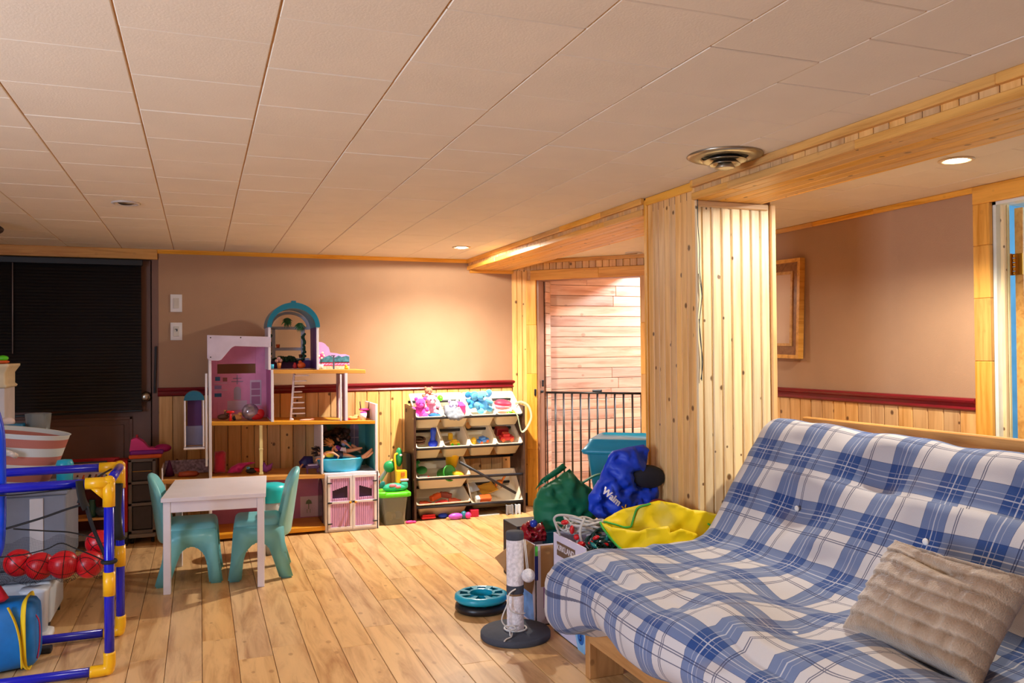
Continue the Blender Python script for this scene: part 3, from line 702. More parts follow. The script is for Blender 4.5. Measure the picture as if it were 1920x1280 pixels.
fern((.535, 5.55, 1.345), .045, 16, LEAF, 1, 'hanging_fern'); fern((.615, 5.545, 1.315), .042, 16, LEAF, 2, 'hanging_fern')
def vine(x, z0, z1, seed):
    q = random.Random(seed); bm = B(); z = z0
    while z < z1: ell(bm, (x+q.uniform(-.008, .008), 5.555, z), (q.uniform(.007, .013), .005, q.uniform(.006, .011)), seg=8); z += .009
    return tag(obj('climbing_vine', bm, LEAF2, dh, True), None, None, None, 'stuff')
vine(.425, 1.10, 1.26, 3); vine(.640, 1.10, 1.27, 4)
bm = B(); q = random.Random(9)
for k in range(26): ell(bm, (.46+q.random()*.17, 5.545, 1.085+q.random()*.03), (.012, .006, .010), seg=8)
tag(obj('printed_hedge', bm, LEAF2, dh, True), None, None, None, 'stuff')
for (x, z, m_) in ((.478, 1.192, ORANGE), (.622, 1.125, BROWN)):
    bm = B(); lathe(bm, [(0, 0), (.010, 0), (.013, .022), (0, .022)], 14, (x, 5.56, z-.018)); obj('plant_pot', bm, m_, dh, True)
# stair pole with steps
bm = B(); cyl(bm, (.565, 5.42, 1.012), (.542, 5.40, .720), .0075, 10); pole = obj('stair_pole', bm, WHITE, dh, True)
for k, L in enumerate((.090, .077, .066, .053, .060, .075, .082, .085)):
    f = .06+k*.118; bm = B(); x = .565-.023*f; z = 1.012-.292*f; rbox(bm, (x+L/2, 5.405, z), (L, .035, .007), .0015, 1, rot=(0, 0, [.1, .5, .9, 1.2, -1.0, -.7, -.4, -.1][k]*.25)); obj('stair_step', bm, WHITE, pole)
bm = B(); lathe(bm, [(0, 0), (.013, 0), (.012, .010), (0, .010)], 14, (.545, 5.395, .713)); obj('pole_foot', bm, WHITE, pole, True)
# right arch panel, end wall, teal room, column
bm = B(); pl = [(DF, .704), (DF, 1.008), (5.63, 1.006), (5.63, .70), (5.56, .70)] + [(5.475+.085*math.cos(PI*k/10), .86+.085*math.sin(PI*k/10)) for k in range(11)] + [(5.39, .704)]
prism(bm, pl, .868, .884, 'yz'); obj('arch_panel', bm, WHITE, dh); bm = B(); prism(bm, pl, .8625, .8672, 'yz'); obj('arch_lining', bm, P('lining_mauve', (150, 110, 130), .5), dh)
dpart('arch_post', WHITE, [(.836, .846, DF+.0, DF+.012, .702, 1.0)])
dpart('end_wall', WHITE, [(1.060, 1.076, DF, DB, .0, .804)]); dpart('end_lining', TEALROOM, [(1.0555, 1.0595, DF+.012, DB, .378, .68)])
tr = dpart('teal_back_wall', TEALROOM, [(.728, 1.056, 5.62, 5.632, .372, .682)]); dpart('teal_room_divider', WHITE, [(.716, .728, DF, DB, .372, .682)])
PR = 5.619
prt('window_print', P('window_violet', (140, 130, 180), .4), [arch_(.745, .800, .525, .655), arch_(.950, 1.010, .495, .66)], tr); prt('window_bar_print', WPR, [rc_(.7705, .7745, .525, .64), rc_(.978, .982, .495, .65), rc_(.745, .80, .575, .579), rc_(.95, 1.01, .56, .564)], tr)
prt('alcove_print', P('alcove_grey', (116, 150, 146), .5), [rc_(.82, .93, .44, .675)], tr); PR = 5.6175; prt('mirror_print', P('mirror_grey', (130, 130, 124), .3), [arch_(.85, .905, .55, .65)], tr); prt('lamp_print', HOTP, [rc_(.825, .84, .595, .615), rc_(.912, .927, .595, .615)], tr)
bm = B(); rbox(bm, (.353, DF+.03, .541), (.018, .018, .305), .001, 1); rbox(bm, (.353, DF+.03, .545), (.024, .024, .010), .001, 1); rbox(bm, (.353, DF+.03, .395), (.024, .024, .012), .001, 1); obj('porch_column', bm, P('cream_post', (238, 222, 160), .4), dh)
gw = dpart('ground_back_wall', P('ground_pink', (196, 120, 170), .5), [(.066, .74, 5.62, 5.632, .04, .36)]); PR = 5.619
prt('wainscot_print', WPR, [rc_(.62, .735, .05, .185)], gw); PR = 5.6175; prt('palm_print', P('palm_print', (110, 130, 100), .5), [rc_(.672, .676, .10, .14), [(.655, .135), (.695, .135), (.690, .155), (.675, .165), (.66, .155)], rc_(.662, .665, .075, .10), rc_(.682, .685, .075, .10)], gw)
bm = B(); prism(bm, [(p_[0], p_[1]) for p_ in arch_(5.37, 5.56, .05, .32)], .729, .735, 'yz'); obj('arch_door_print', bm, WINGL, dh)
# purple-door cabinet of the house
cb = dpart('cupboard', WHITE, [(.737, .752, DF, DB, 0, .372), (1.066, 1.0805, DF, DB, 0, .372), (.752, 1.066, DF, DB, .357, .372), (.752, 1.066, DF, DB, 0, .014), (.752, 1.066, 5.64, DB, .014, .357)])
for s, (x0, x1) in enumerate(((.754, .908), (.910, 1.064))):
    def dz(z): return z
    wx0, wx1 = (x0+.030, x1-.034) if s == 0 else (x0+.038, x1-.030)
    hi, lo = (.290, .262); zl, zr = (lo, hi) if s == 0 else (hi, lo)
    bm = B()
    for bx in ((x0, x1, .016, .032), (x0, x1, .340, .356), (x0, x0+.016, .032, .340), (x1-.016, x1, .032, .340), (x0, x1, .180, .194)): rbox(bm, ((bx[0]+bx[1])/2, DF-.006, (bx[2]+bx[3])/2), (bx[1]-bx[0], .012, bx[3]-bx[2]), .001, 1)
    dd = obj('cupboard_door', bm, WHITE, dh); nbd = 9; bwid = (x1-x0-.032)/nbd
    for k in range(nbd):
        a = x0+.016+k*bwid; b_ = a+bwid-.0015; mid = (a+b_)/2
        bm = B(); rbox(bm, (mid, DF-.004, .106), (b_-a, .008, .146), .0008, 1); obj('door_slat', bm, LILAC, dd)
        f = (mid-wx0)/(wx1-wx0)
        if 0 < f < 1:
            zt = zl+(zr-zl)*(f if s == 0 else f)**1.0; bm = B(); rbox(bm, (mid, DF-.004, .203), (b_-a, .008, .020), .0008, 1); obj('door_slat', bm, LILAC, dd)
            bm = B(); rbox(bm, (mid, DF-.004, (zt+.340)/2), (b_-a, .008, .340-zt), .0008, 1); obj('door_slat', bm, LILAC, dd)
        else:
            bm = B(); rbox(bm, (mid, DF-.004, .267), (b_-a, .008, .146), .0008, 1); obj('door_slat', bm, LILAC, dd)
    bm = B(); box(bm, wx0-.006, wx1+.006, DF-.001, DF+.001, .205, .30); obj('door_window', bm, WINGL, dd)
    kx = x1-.016 if s == 0 else x0+.016
    bm = B(); lathe(bm, [(0, 0), (.004, 0), (.004, .010), (.008, .014), (.008, .020), (0, .022)], 14, (kx, DF-.012, .187), MK); obj('knob', bm, TOYW, dd, True)
    for z in (.055, .188, .312):
        xe = x0 if s == 0 else x1; bm = B(); rbox(bm, (xe+(.012 if s == 0 else -.012), DF-.014, z), (.028, .003, .008), .001, 1); obj('hinge', bm, DARK, dd)
# lift car hung beside the house, guide post, terrace
lf = dpart('lift_car', P('lift_grey', (150, 150, 184), .5), [(-.083, .018, DF+.10, DF+.11, .582, .70)]); dpart('lift_panel', DPURP, [(-.072, .010, DF+.098, DF+.104, .70, .86)], par=lf)
dpart('lift_rail', WHITE, [(-.089, -.080, DF+.0, DF+.12, .58, .86)], par=lf); dpart('lift_rail', WHITE, [(.015, .024, DF+.0, DF+.12, .58, .86)], par=lf); dpart('lift_floor', WHITE, [(-.092, .026, DF-.004, DF+.12, .566, .576)], par=lf)
bm = B(); prism(bm, [(-.0325+.058*math.cos(PI*k/14), .86+.056*math.sin(PI*k/14)) for k in range(15)], DF+.0, DF+.12, 'xz'); obj('lift_dome', bm, P('lift_teal', (10, 100, 130), .3), lf)
for z in (.66, .825): dpart('lift_bracket', P('bracket_cream', (222, 206, 170), .5), [(.024, .040, DF+.02, DF+.035, z-.016, z+.016)], par=lf)
dpart('lift_guide', WHITE, [(.030, .042, DF+.0, DF+.012, .46, 1.02)])
dpart('terrace_parapet', P('parapet_print', (176, 150, 170), .5, .35, 60), [(-.205, .05, 5.56, 5.572, .39, .475)]); dpart('terrace_post', WHITE, [(-.215, -.207, DF, 5.572, .39, .462)]); dpart('terrace_leg', WHITE, [(-.205, -.190, DF+.01, DF+.03, 0, .37)])
# printed garden screen on the upper floor
GS = P('screen_lilac', (206, 160, 222), .5); bm = B(); prism(bm, [(.712, 1.032), (.931, 1.028), (.931, 1.118), (.905, 1.128), (.87, 1.128), (.845, 1.135), (.805, 1.140), (.795, 1.175)] + [(.735+.055*math.cos(a), 1.160+.050*math.sin(a)) for a in [PI*.15+PI*.7*k/8 for k in range(9)]] + [(.712, 1.18)], 5.50, 5.508, 'xz'); gs = obj('garden_screen', bm, GS, dh)
PR = 5.4995
prt('screen_bushes_print', P('bush_print', (60, 120, 140), .5, .4, 50), [[(.735, 1.075), (.930, 1.072), (.930, 1.112), (.91, 1.118), (.88, 1.11), (.86, 1.12), (.83, 1.105), (.80, 1.122), (.77, 1.11), (.745, 1.115)]], gs); prt('screen_fence_print', P('fence_red', (190, 50, 80), .5), [rc_(.735, .93, 1.070, 1.077), rc_(.735, .93, 1.052, 1.058)] + [[(.745+.02*k, 1.058), (.749+.02*k, 1.058), (.763+.02*k, 1.070), (.759+.02*k, 1.070)] for k in range(9)], gs); prt('screen_wall_print', P('stone_print', (206, 190, 170), .5, .2, 60), [rc_(.735, .93, 1.03, 1.051)], gs)
bm = B(); rbox(bm, (.806, DF+.06, 1.075), (.010, .010, .085), .001, 1); rbox(bm, (.803, DF+.06, 1.12), (.026, .012, .006), .001, 1); obj('lamp_post', bm, P('post_slate', (80, 90, 110), .4), dh)
# ---- things standing in the dollhouse
def ball(nm, label, cat, c, r, m): bm = B(); ell(bm, c, r, seg=20); return tag(obj(nm, bm, m, smooth=True), label, cat)
def doll(label, pts, hair, top, bottom, seed=0, skin=SKIN):
    """pts: head, neck, hip, knees L/R, feet L/R, elbows L/R, hands L/R"""
    t = thing('fashion_doll', label, 'doll', pts['hip'], group='dolls in the aqua tub')
    bm = B()
    tube(bm, smoothpts([pts['neck'], Vector(pts['neck']).lerp(Vector(pts['hip']), .35), Vector(pts['neck']).lerp(Vector(pts['hip']), .65), pts['hip']], 3), [.010, .016, .019, .017, .015, .013, .013, .016, .019, .019][:10], 12)
    for k, f in zip(pts['knee'], pts['foot']): tube(bm, smoothpts([pts['hip'], k, f], 4), [.015, .0145, .0135, .0125, .011, .010, .009, .0075, .006], 10)
    for k, f in zip(pts['elbow'], pts['hand']): tube(bm, smoothpts([pts['neck'], k, f], 4), [.009, .009, .0085, .008, .0075, .007, .006, .006, .005], 8)
    cyl(bm, pts['neck'], pts['head'], .007, 10); ell(bm, pts['head'], (.017, .018, .021)); 
    for f in pts['hand']:
        for q in range(4): ell(bm, Vector(f)+Vector((-.006+.003*q, -.003, -.010+.003*q)), (.0022, .0022, .008), (.2*q, 0, .3*q-.4), 6)
    obj('body', bm, skin, t, True)
    nk, hp = Vector(pts['neck']), Vector(pts['hip'])
    bm = B(); tube(bm, [nk.lerp(hp, .12), nk.lerp(hp, .35), nk.lerp(hp, .62)], [.018, .0225, .018], 14); obj('top', bm, top, t, True)
    bm = B(); tube(bm, [nk.lerp(hp, .62), hp, hp.lerp(Vector(pts['knee'][0]).lerp(Vector(pts['knee'][1]), .5), .3)], [.018, .026, .026], 14); obj('skirt', bm, bottom, t, True)
    q = random.Random(seed); bm = B(); hd = Vector(pts['head'])
    for k in range(34):
        a = Vector((q.uniform(-1, 1), q.uniform(-1, 1), q.uniform(-.6, 1))).normalized(); L = pts.get('hl', .05)
        tube(bm, smoothpts([hd+a*.014, hd+a*.024, hd+a*.024+Vector(pts.get('hd', (-.6, 0, -.3)))*L*q.uniform(.6, 1)+a*.012], 3), [.006, .006, .0055, .005, .004, .003, .0015], 5)
    obj('hair', bm, hair, t, True)
bm = B(); tub = thing('toy_tub', 'aqua oval toy tub full of dolls on dollhouse cupboard', 'tub', (.855, 5.42, .373))
lathe(bm, [(0, 0), (.118, 0), (.126, .012), (.150, .074), (.158, .078), (.158, .083), (.148, .083), (.140, .074), (.116, .014), (0, .012)], 40, (.855, 5.405, .3735), None, 0, 1.0, .58); obj('tub_body', bm, AQUA, tub, True)
bm = B(); torus(bm, (.855, 5.405, .455), .153, .005, Matrix.Diagonal((1, .58, 1, 1))); obj('tub_rim', bm, AQUA, tub, True)
T0 = .373
doll('doll with brown hair in yellow top and dark skirt lying across tub front', dict(head=(.715, 5.37, .505), neck=(.742, 5.365, .492), hip=(.838, 5.37, .480), knee=((.905, 5.36, .470), (.90, 5.385, .468)), foot=((.955, 5.37, .450), (.95, 5.40, .448)), elbow=((.73, 5.335, .470), (.79, 5.345, .50)), hand=((.690, 5.32, .468), (.83, 5.335, .474)), hl=.06, hd=(-.5, 0, .1)), HAIRB, YEL, P('doll_navy', (30, 34, 60), .6), 1)
doll('doll in purple top and white shorts lying across the tub middle', dict(head=(.79, 5.43, .545), neck=(.815, 5.425, .525), hip=(.875, 5.42, .495), knee=((.935, 5.40, .502), (.93, 5.43, .50)), foot=((.992, 5.39, .515), (.985, 5.42, .512)), elbow=((.80, 5.39, .50), (.83, 5.39, .50)), hand=((.845, 5.36, .490), (.86, 5.385, .488)), hl=.03, hd=(-.5, .2, .2)), TAN, PURP, WHITE, 2)
doll('doll with huge dark curly hair and teal trousers at tub back', dict(head=(.855, 5.48, .575), neck=(.875, 5.475, .552), hip=(.915, 5.47, .525), knee=((.955, 5.46, .515), (.95, 5.48, .51)), foot=((.99, 5.44, .478), (1.0, 5.47, .474)), elbow=((.90, 5.44, .54), (.88, 5.50, .53)), hand=((.93, 5.43, .51), (.90, 5.50, .50)), hl=.02, hd=(0, 0, .2)), HAIRB, LAV, P('doll_teal', (10, 110, 120), .5), 3)
bm = B(); q = random.Random(4)
for k in range(60):
    a = Vector((q.uniform(-1, 1)*1.25, q.uniform(-.5, .5), q.uniform(-.7, .8))); ell(bm, Vector((.845, 5.53, .575))+a*.06, .020, seg=8)
tag(obj('doll_wig', bm, HAIRB, smooth=True), 'mass of dark curly doll hair against teal room wall', 'doll hair')
bm = B(); tube(bm, smoothpts([(.985, 5.36, .455), (1.015, 5.35, .480), (1.05, 5.345, .512)], 4), [.012, .0125, .013, .012, .011, .010, .009, .008, .006], 10); tube(bm, smoothpts([(.985, 5.38, .458), (1.02, 5.365, .462), (1.055, 5.345, .492)], 4), [.012, .0125, .013, .012, .011, .010, .009, .008, .006], 10)
tag(obj('upturned_doll', bm, SKIN, smooth=True), 'upturned doll with bare legs sticking out over tub rim', 'doll')
toy('toy_piano', 'small purple toy bench beside the aqua tub', 'toy', (.668, 5.36, .375), [('seat', P('piano_purple', (70, 50, 110), .3), [('b', (0, 0, .040), (.085, .05, .022), .008)]), ('pad', LAV, [('b', (0, -.004, .052), (.06, .04, .008), .003)])] + [('leg', DPURP, [('b', (sx*.032, sy*.016, .015), (.008, .008, .030), .002)]) for sx in (-1, 1) for sy in (-1, 1)])
inflate([(.60, .43), (.635, .465), (.69, .462), (.70, .40), (.66, .385), (.615, .39)], .03, MX((0, 5.52, 0)), P('doll_gown', (40, 34, 96), .5), 'doll_gown', None, .012, .006, 25); o = bpy.data.objects['doll_gown']; tag(o, 'crumpled blue doll gown behind purple toy bench', 'doll clothes')
bm = B(); tube(bm, [(.585, 5.40, .392), (.615, 5.42, .425)], [.004, .007], 8); tag(obj('toy_wand', bm, SKIN), 'thin tan toy wand poking out left of purple bench', 'toy')
# pink fold-up chair and fabrics on the lower floor
inflate([(.075, .395), (.083, .53), (.135, .535), (.152, .522), (.15, .395)], .035, MX((0, 5.45, 0)), P('crimson_cloth', (180, 10, 60), .8, .08, bump=.3, bscale=80, sheen=.4), 'doll_sofa', None, .015, .003, 20); tag(bpy.data.objects['doll_sofa'], 'crimson upholstered doll sofa back inside house left room', 'doll furniture')
inflate([(.155, .392), (.18, .43), (.225, .452), (.29, .455), (.33, .45), (.27, .43), (.24, .388)], .03, MX((0, 5.45, 0)), MAG, 'doll_blanket', None, .012, .012, 28); tag(bpy.data.objects['doll_blanket'], 'crumpled magenta doll blanket beside crimson sofa', 'doll blanket')
toy('toy_figure', 'small black and red toy figure lying by cream post', 'toy', (.30, 5.40, .388), [('body', DARK, [('e', (0, 0, .018), (.035, .02, .018))]), ('cape', RED, [('e', (.035, 0, .022), (.025, .02, .012), (0, .3, 0))]), ('hat', SKY, [('e', (-.02, -.01, .038), (.012, .01, .008))])])
inflate([(.36, .40), (.375, .455), (.395, .43), (.43, .445), (.42, .40), (.39, .385)], .012, MX((0, 5.42, 0)), P('violet_foil', (150, 70, 180), .25), 'foil_wing', None, .01, .004, 30); tag(bpy.data.objects['foil_wing'], 'shiny violet toy wing beside the cream post', 'toy')
toy('toy_cone', 'dark purple cone toy on the dollhouse left terrace', 'toy', (-.175, 5.44, .398), [('cone', P('cone_purple', (84, 10, 74), .4), [('l', [(0, 0), (.030, 0), (.014, .06), (.004, .095), (0, .096)])])])
inflate([(-.13, .395), (-.12, .42), (-.07, .425), (-.02, .42), (0, .40), (-.03, .388), (-.1, .386)], .03, MX((0, 5.42, 0)), P('candy_wrap', (206, 90, 60), .2), 'candy_wrapper', None, .012, .006, 40); tag(bpy.data.objects['candy_wrapper'], 'shiny orange wrapper on the dollhouse left terrace', 'wrapper')
# middle floor: brown bears, plastic globe, red bow; bucket set at right
toy('toy_bear', 'brown toy bear lying left on the pink room floor', 'toy', (.135, 5.40, .726), [('body', BROWN, [('e', (0, 0, .022), (.035, .02, .018)), ('e', (.02, -.005, .044), .016)]), ('ear', TAN, [('e', (.01, -.008, .060), .006)]), ('ear', TAN, [('e', (.032, -.008, .058), .006)])])
toy('toy_dog', 'tan toy dog lying right of toy bear in pink room', 'toy', (.215, 5.39, .724), [('body', TAN, [('e', (0, 0, .020), (.032, .018, .018), (0, .3, 0)), ('e', (.018, -.006, .038), .014)]), ('collar', DARK, [('e', (-.015, 0, .018), (.012, .019, .019))])])
toy('doll_stool', 'small red doll stool in the pink room', 'doll furniture', (.175, 5.35, .725), [('cushion', RED, [('e', (0, 0, .055), (.026, .02, .008))]), ('stem', RED, [('c', [(0, 0, 0), (0, 0, .05)], .007)])])
toy('plastic_globe', 'clear plastic wrapped bundle on the pink room floor', 'toy', (.295, 5.40, .722), [('globe', P('foil_clear', (170, 160, 180), .12, .3, 30, metal=.5), [('e', (0, 0, .052), (.052, .04, .052))]), ('bow', RED, [('e', (.055, -.01, .035), (.028, .014, .034), (0, .5, 0)), ('e', (.03, -.02, .022), (.03, .012, .02))])])
toy('toy_bucket', 'tiny white toy bucket on dollhouse middle floor right', 'toy', (.995, 5.36, .70), [('pail', WHITE, [('l', [(0, 0), (.017, 0), (.023, .045), (.020, .045), (.015, .004), (0, .004)])]), ('contents', HOTP, [('e', (0, 0, .046), (.022, .022, .010))])])
toy('toy_chair', 'tiny brown toy chair upside down behind the white bucket', 'toy', (1.02, 5.47, .70), [('seat', HOTP, [('b', (0, 0, .06), (.06, .05, .012), .003)]), ('leg', BROWN, [('c', [(-.025, -.02, .06), (-.03, -.02, .115)], .004)]), ('leg', BROWN, [('c', [(.025, -.02, .06), (.03, -.02, .11)], .004)]), ('back', BROWN, [('b', (.02, .02, .03), (.05, .006, .06), .002)])])
toy('toy_basket', 'heap of tiny orange toys on dollhouse middle floor right', 'toy', (.93, 5.37, .70), [('heap', TAN, [('e', (0, 0, .012), (.035, .02, .013)), ('e', (.02, .01, .022), (.02, .015, .012)), ('e', (-.02, -.005, .016), (.015, .012, .012))]), ('red_piece', RED, [('e', (-.028, -.012, .008), (.010, .008, .008))])])
toy('toy_bread', 'flat peach toy lying on the dollhouse middle floor', 'toy', (.63, 5.36, .708), [('piece', P('toy_peach', (230, 170, 150), .5), [('e', (0, 0, .006), (.045, .016, .006), (0, 0, .2)), ('e', (.04, .006, .008), (.014, .010, .008))])])
toy('flower_vase', 'white toy flower in a grey pot beside the tower', 'toy', (.728, 5.38, 1.033), [('pot', P('pot_green_grey', (190, 206, 200), .4), [('l', [(0, 0), (.013, 0), (.017, .032), (0, .032)])]), ('stem', DARK, [('c', [(0, 0, .03), (.002, 0, .075)], .003)]), ('bloom', P('bloom_white', (240, 226, 210), .5), [('e', (-.012, -.004, .085), .008), ('e', (.010, -.004, .105), .008), ('e', (.018, -.004, .088), .007), ('e', (.004, -.006, .072), .007)]), ('pink_bloom', HOTP, [('e', (.002, -.002, .090), .010), ('e', (-.006, -.002, .075), .007), ('e', (.012, -.002, .078), .007)])])
toy('toy_duck', 'tiny yellow toy on the right of the upper floor', 'toy', (.888, 5.36, 1.03), [('body', YEL, [('e', (0, 0, .010), (.014, .010, .010)), ('e', (-.004, 0, .024), .009)])])
toy('orange_flower_pot', 'tiny orange flower pot inside teal tower', 'toy', (.468, 5.37, 1.04), [('pot', P('pot_terracotta', (190, 110, 40), .5), [('l', [(0, 0), (.010, 0), (.015, .038), (0, .038)])]), ('blooms', P('bloom_mauve', (170, 120, 110), .6), [('e', (-.014, 0, .050), .012), ('e', (.010, 0, .052), .012), ('e', (-.002, 0, .064), .012)])])
toy('orange_bird', 'small orange toy bird inside teal tower', 'toy', (.605, 5.37, 1.04), [('body', ORANGE, [('e', (0, 0, .020), (.026, .016, .020)), ('e', (-.008, 0, .042), .011)])])
toy('red_bird', 'small red toy bird left of the orange bird', 'toy', (.565, 5.38, 1.04), [('body', P('toy_crimson', (190, 40, 50), .5), [('e', (0, 0, .014), (.014, .012, .016)), ('e', (0, 0, .030), .009)])])
toy('aqua_cup_toy', 'tiny aqua cup at the left foot inside tower', 'toy', (.425, 5.36, 1.04), [('cup', AQUA, [('l', [(0, 0), (.009, 0), (.011, .030), (0, .030)])])])
# stacked pails under the white table's far side
toy('toy_pail', 'white pail with aqua lid between table and right chair', 'pail', (.385, 4.90, 0), [('pail', P('pail_white', (206, 206, 204), .4), [('l', [(0, 0), (.062, 0), (.070, .10), (.066, .11), (.080, .24), (.086, .30), (0, .30)])]), ('lid', P('lid_aqua', (30, 196, 206), .3), [('l', [(.088, .295), (.090, .36), (.082, .385), (.05, .395), (0, .398)])])])
# ---- toy organiser
SX0, SX1, SF, SB = 1.340, 2.142, 5.40, 5.665
sh = thing('toy_organiser', 'dark brown toy organiser rack with slanted cream bins', 'shelf', (1.74, 5.53, 0))
for x in (SX0+.0075, SX1-.0075):
    bm = B(); prism(bm, [(SF, 0), (SF, .752), (SB, .775), (SB, 0)], x-.0075, x+.0075, 'yz'); sp = obj('side_panel', bm, ESP, sh)
    bm = B(); rbox(bm, (x-.009, SB-.05, .735), (.006, .022, .026), .002); obj('handle_slot', bm, DARK, sp)
RODS = (.690, .484, .282, .092)
for z in RODS:
    bm = B(); cyl(bm, (SX0+.015, SF+.012, z), (SX1-.015, SF+.012, z-(.010 if z < .3 else 0)), .0095, 12); obj('front_rod', bm, DARK, sh, True)
    bm = B(); cyl(bm, (SX0+.015, SF+.215, z+.10), (SX1-.015, SF+.215, z+.10), .0095, 12); obj('rear_rod', bm, DARK, sh, True)
bm = B(); rbox(bm, (1.74, SB-.012, .05), (.78, .012, .09), .002); obj('back_brace', bm, ESP, sh)
for k in range(3):
    bm = B(); cyl(bm, (SX0-.002, SF+.012, RODS[k]), (SX0+.002, SF+.012, RODS[k]), .006, 10); obj('cap_screw', bm, STEEL, sh)
def bin_mesh(w, l, d):
    bm = B(); wb, lb = w*.80, l*.84; th = .0035; R = []
    def ring(w_, l_, z, r=.018, n=4):
        v = []
        for (sx, sy, a0) in ((1, 1, 0), (-1, 1, PI/2), (-1, -1, PI), (1, -1, 1.5*PI)):
            for k in range(n+1):
                a = a0+PI/2*k/n; v.append(bm.verts.new((sx*(w_/2-r)+r*math.cos(a), sy*(l_/2-r)+r*math.sin(a)+l/2, z)))
        return v
    rs = [ring(wb, lb, -d), ring(w-.012, l-.012, -.010), ring(w, l, -.010), ring(w+.002, l+.002, -.002), ring(w-.004, l-.004, 0), ring(w-.018, l-.018, -.004), ring(wb-2*th, lb-2*th, -d+th)]
    for a, b_ in zip(rs, rs[1:]):
        n = len(a)
        for i in range(n): bm.faces.new((a[i], a[(i+1) % n], b_[(i+1) % n], b_[i])).smooth = True
    bm.faces.new(rs[0][::-1]); bm.faces.new(rs[-1]); bmesh.ops.recalc_face_normals(bm, faces=bm.faces[:])
    return finish(bm, 'bin', CREAMB)
SMALL, LARGE = bin_mesh(.190, .262, .115), bin_mesh(.385, .262, .115)
BINM = {}
def mkbin(key, me, x, z, tilt, label, y=SF+.002, roll=0):
    o = tag(obj('storage_bin', me, CREAMB), label, 'bin', 'cream storage bins of the toy rack'); o.location = (x, y, z+.010); o.rotation_euler = (math.radians(tilt), math.radians(roll), 0)
    BINM[key] = MX((x, y, z+.010), (math.radians(tilt), math.radians(roll), 0)); return o
for k in range(4):
    x = SX0+.016+.0965+k*.1935
    mkbin('a%d' % k, SMALL, x, RODS[0], 35, ('top row cream bin holding pink plush toys', 'top row cream bin heaped with grey cloth', 'top row cream bin with blue plush elephant', 'top row cream bin with strapped purse')[k])
    mkbin('b%d' % k, SMALL, x, RODS[1], 35, ('second row cream bin with brown and blue toys', 'second row cream bin with small green and yellow toy car', 'second row cream bin with orange and blue shuttle toy', 'second row cream bin with red toy truck')[k])
mkbin('c0', LARGE, SX0+.016+.193, RODS[2], 30, 'wide cream bin with green and yellow buckets')
mkbin('d0', LARGE, SX0+.016+.193, RODS[3]+.012, 24, 'wide bottom left cream bin of orange blocks')
mkbin('d1', LARGE, SX0+.016+.586, RODS[3]-.012, 52, 'wide bottom right cream bin tipped steeply forward', y=SF+.015)
bm = B(); cyl(bm, (1.655, SF-.012, .385), (2.065, SF-.006, .145), .0095, 10); tag(obj('fallen_rod', bm, DARK), 'loose black rod fallen diagonally across bottom right bin', 'rod')
def inb(key, x, y, z, rz=0): return BINM[key] @ MX((x, y, z), (0, 0, rz)) @ Matrix.Rotation(math.radians(-20), 4, 'X')
def plush(label, m, key, x, y, z, s, belly=None, ears='round', rz=0, snout=None):
    b = [('e', (0, 0, 0), (.045*s, .036*s, .042*s)), ('e', (-.032*s, -.03*s, -.02*s), (.02*s, .03*s, .018*s)), ('e', (.032*s, -.03*s, -.02*s), (.02*s, .03*s, .018*s)), ('e', (-.046*s, -.01*s, .018*s), (.014*s, .03*s, .016*s)), ('e', (.046*s, -.01*s, .018*s), (.014*s, .03*s, .016*s))]
    hd = [('e', (0, -.008*s, .062*s), (.036*s, .032*s, .032*s))]
    er = [('e', (sx*(.03 if ears == 'round' else .05)*s, 0, (.088 if ears == 'round' else .066)*s), (.014*s, .008*s, .014*s) if ears == 'round' else (.026*s, .008*s, .026*s)) for sx in (-1, 1)]
    parts = [('body', m, b), ('head', m, hd), ('ear', m, [er[0]]), ('ear', m, [er[1]]), ('muzzle', belly or m, [('e', (0, -.036*s, .054*s), (.014*s, .012*s, .011*s))]), ('eye', DARK, [('e', (-.012*s, -.036*s, .070*s), .004*s)]), ('eye', DARK, [('e', (.012*s, -.036*s, .070*s), .004*s)])]
    if snout: parts.append(('trunk', m, [('c', smoothpts([(0, -.03*s, .055*s), (.01*s, -.058*s, .04*s), (.03*s, -.068*s, .03*s)], 4), [.011*s]*9)]))
    return toy('plush_toy', label, 'plush toy', None, parts, M=inb(key, x, y, z, rz), group='plush toys in the rack')
PLM = P('plush_magenta', (226, 60, 190), .9, .1, 60, bump=.4, bscale=140, sheen=.5); PLP = P('plush_pink', (244, 160, 186), .9, .1, 60, bump=.4, bscale=140, sheen=.5); PLL = P('plush_lavender', (196, 180, 226), .9, .1, 60, bump=.4, bscale=140)
plush('magenta plush toy at left of first top bin', PLM, 'a0', -.045, .10, -.030, 1.0); plush('pale pink plush bear in the first top bin', PLP, 'a0', .035, .12, -.020, 1.0, WHITE)
plush('small brown plush peeking above the first top bin', P('plush_brown', (180, 120, 90), .9), 'a0', .035, .215, .0, .75); plush('lavender plush toy at front of second top bin', PLL, 'a1', -.01, .075, -.030, .9)
plush('blue plush elephant in the third top bin', SKY, 'a2', .02, .12, -.012, 1.15, WHITE, 'big', .3, True); plush('second blue plush partly under the plush elephant', P('plush_teal', (60, 150, 206), .9), 'a2', -.035, .15, -.01, .9, ORANGE, 'big')
def cloth(nm, label, cat, poly, M, m, T=.02, cr=.012, step=.012, cs=22, seed=1):
    o = inflate(poly, T, M, m, nm, None, step, cr, cs, seed); return tag(o, label, cat)
R90 = Matrix.Rotation(-PI/2, 4, 'X')     # lays an upright outline down on its back
cloth('grey_cloth', 'crumpled grey cloth heaped out of second top bin', 'cloth', [(-.075, .0), (-.09, .09), (-.06, .15), (.0, .16), (.055, .13), (.04, .04), (.0, .02)], BINM['a1'] @ MX((0, .11, .005)) @ R90.inverted(), P('cloth_grey', (124, 128, 138), .85), .025, .02)
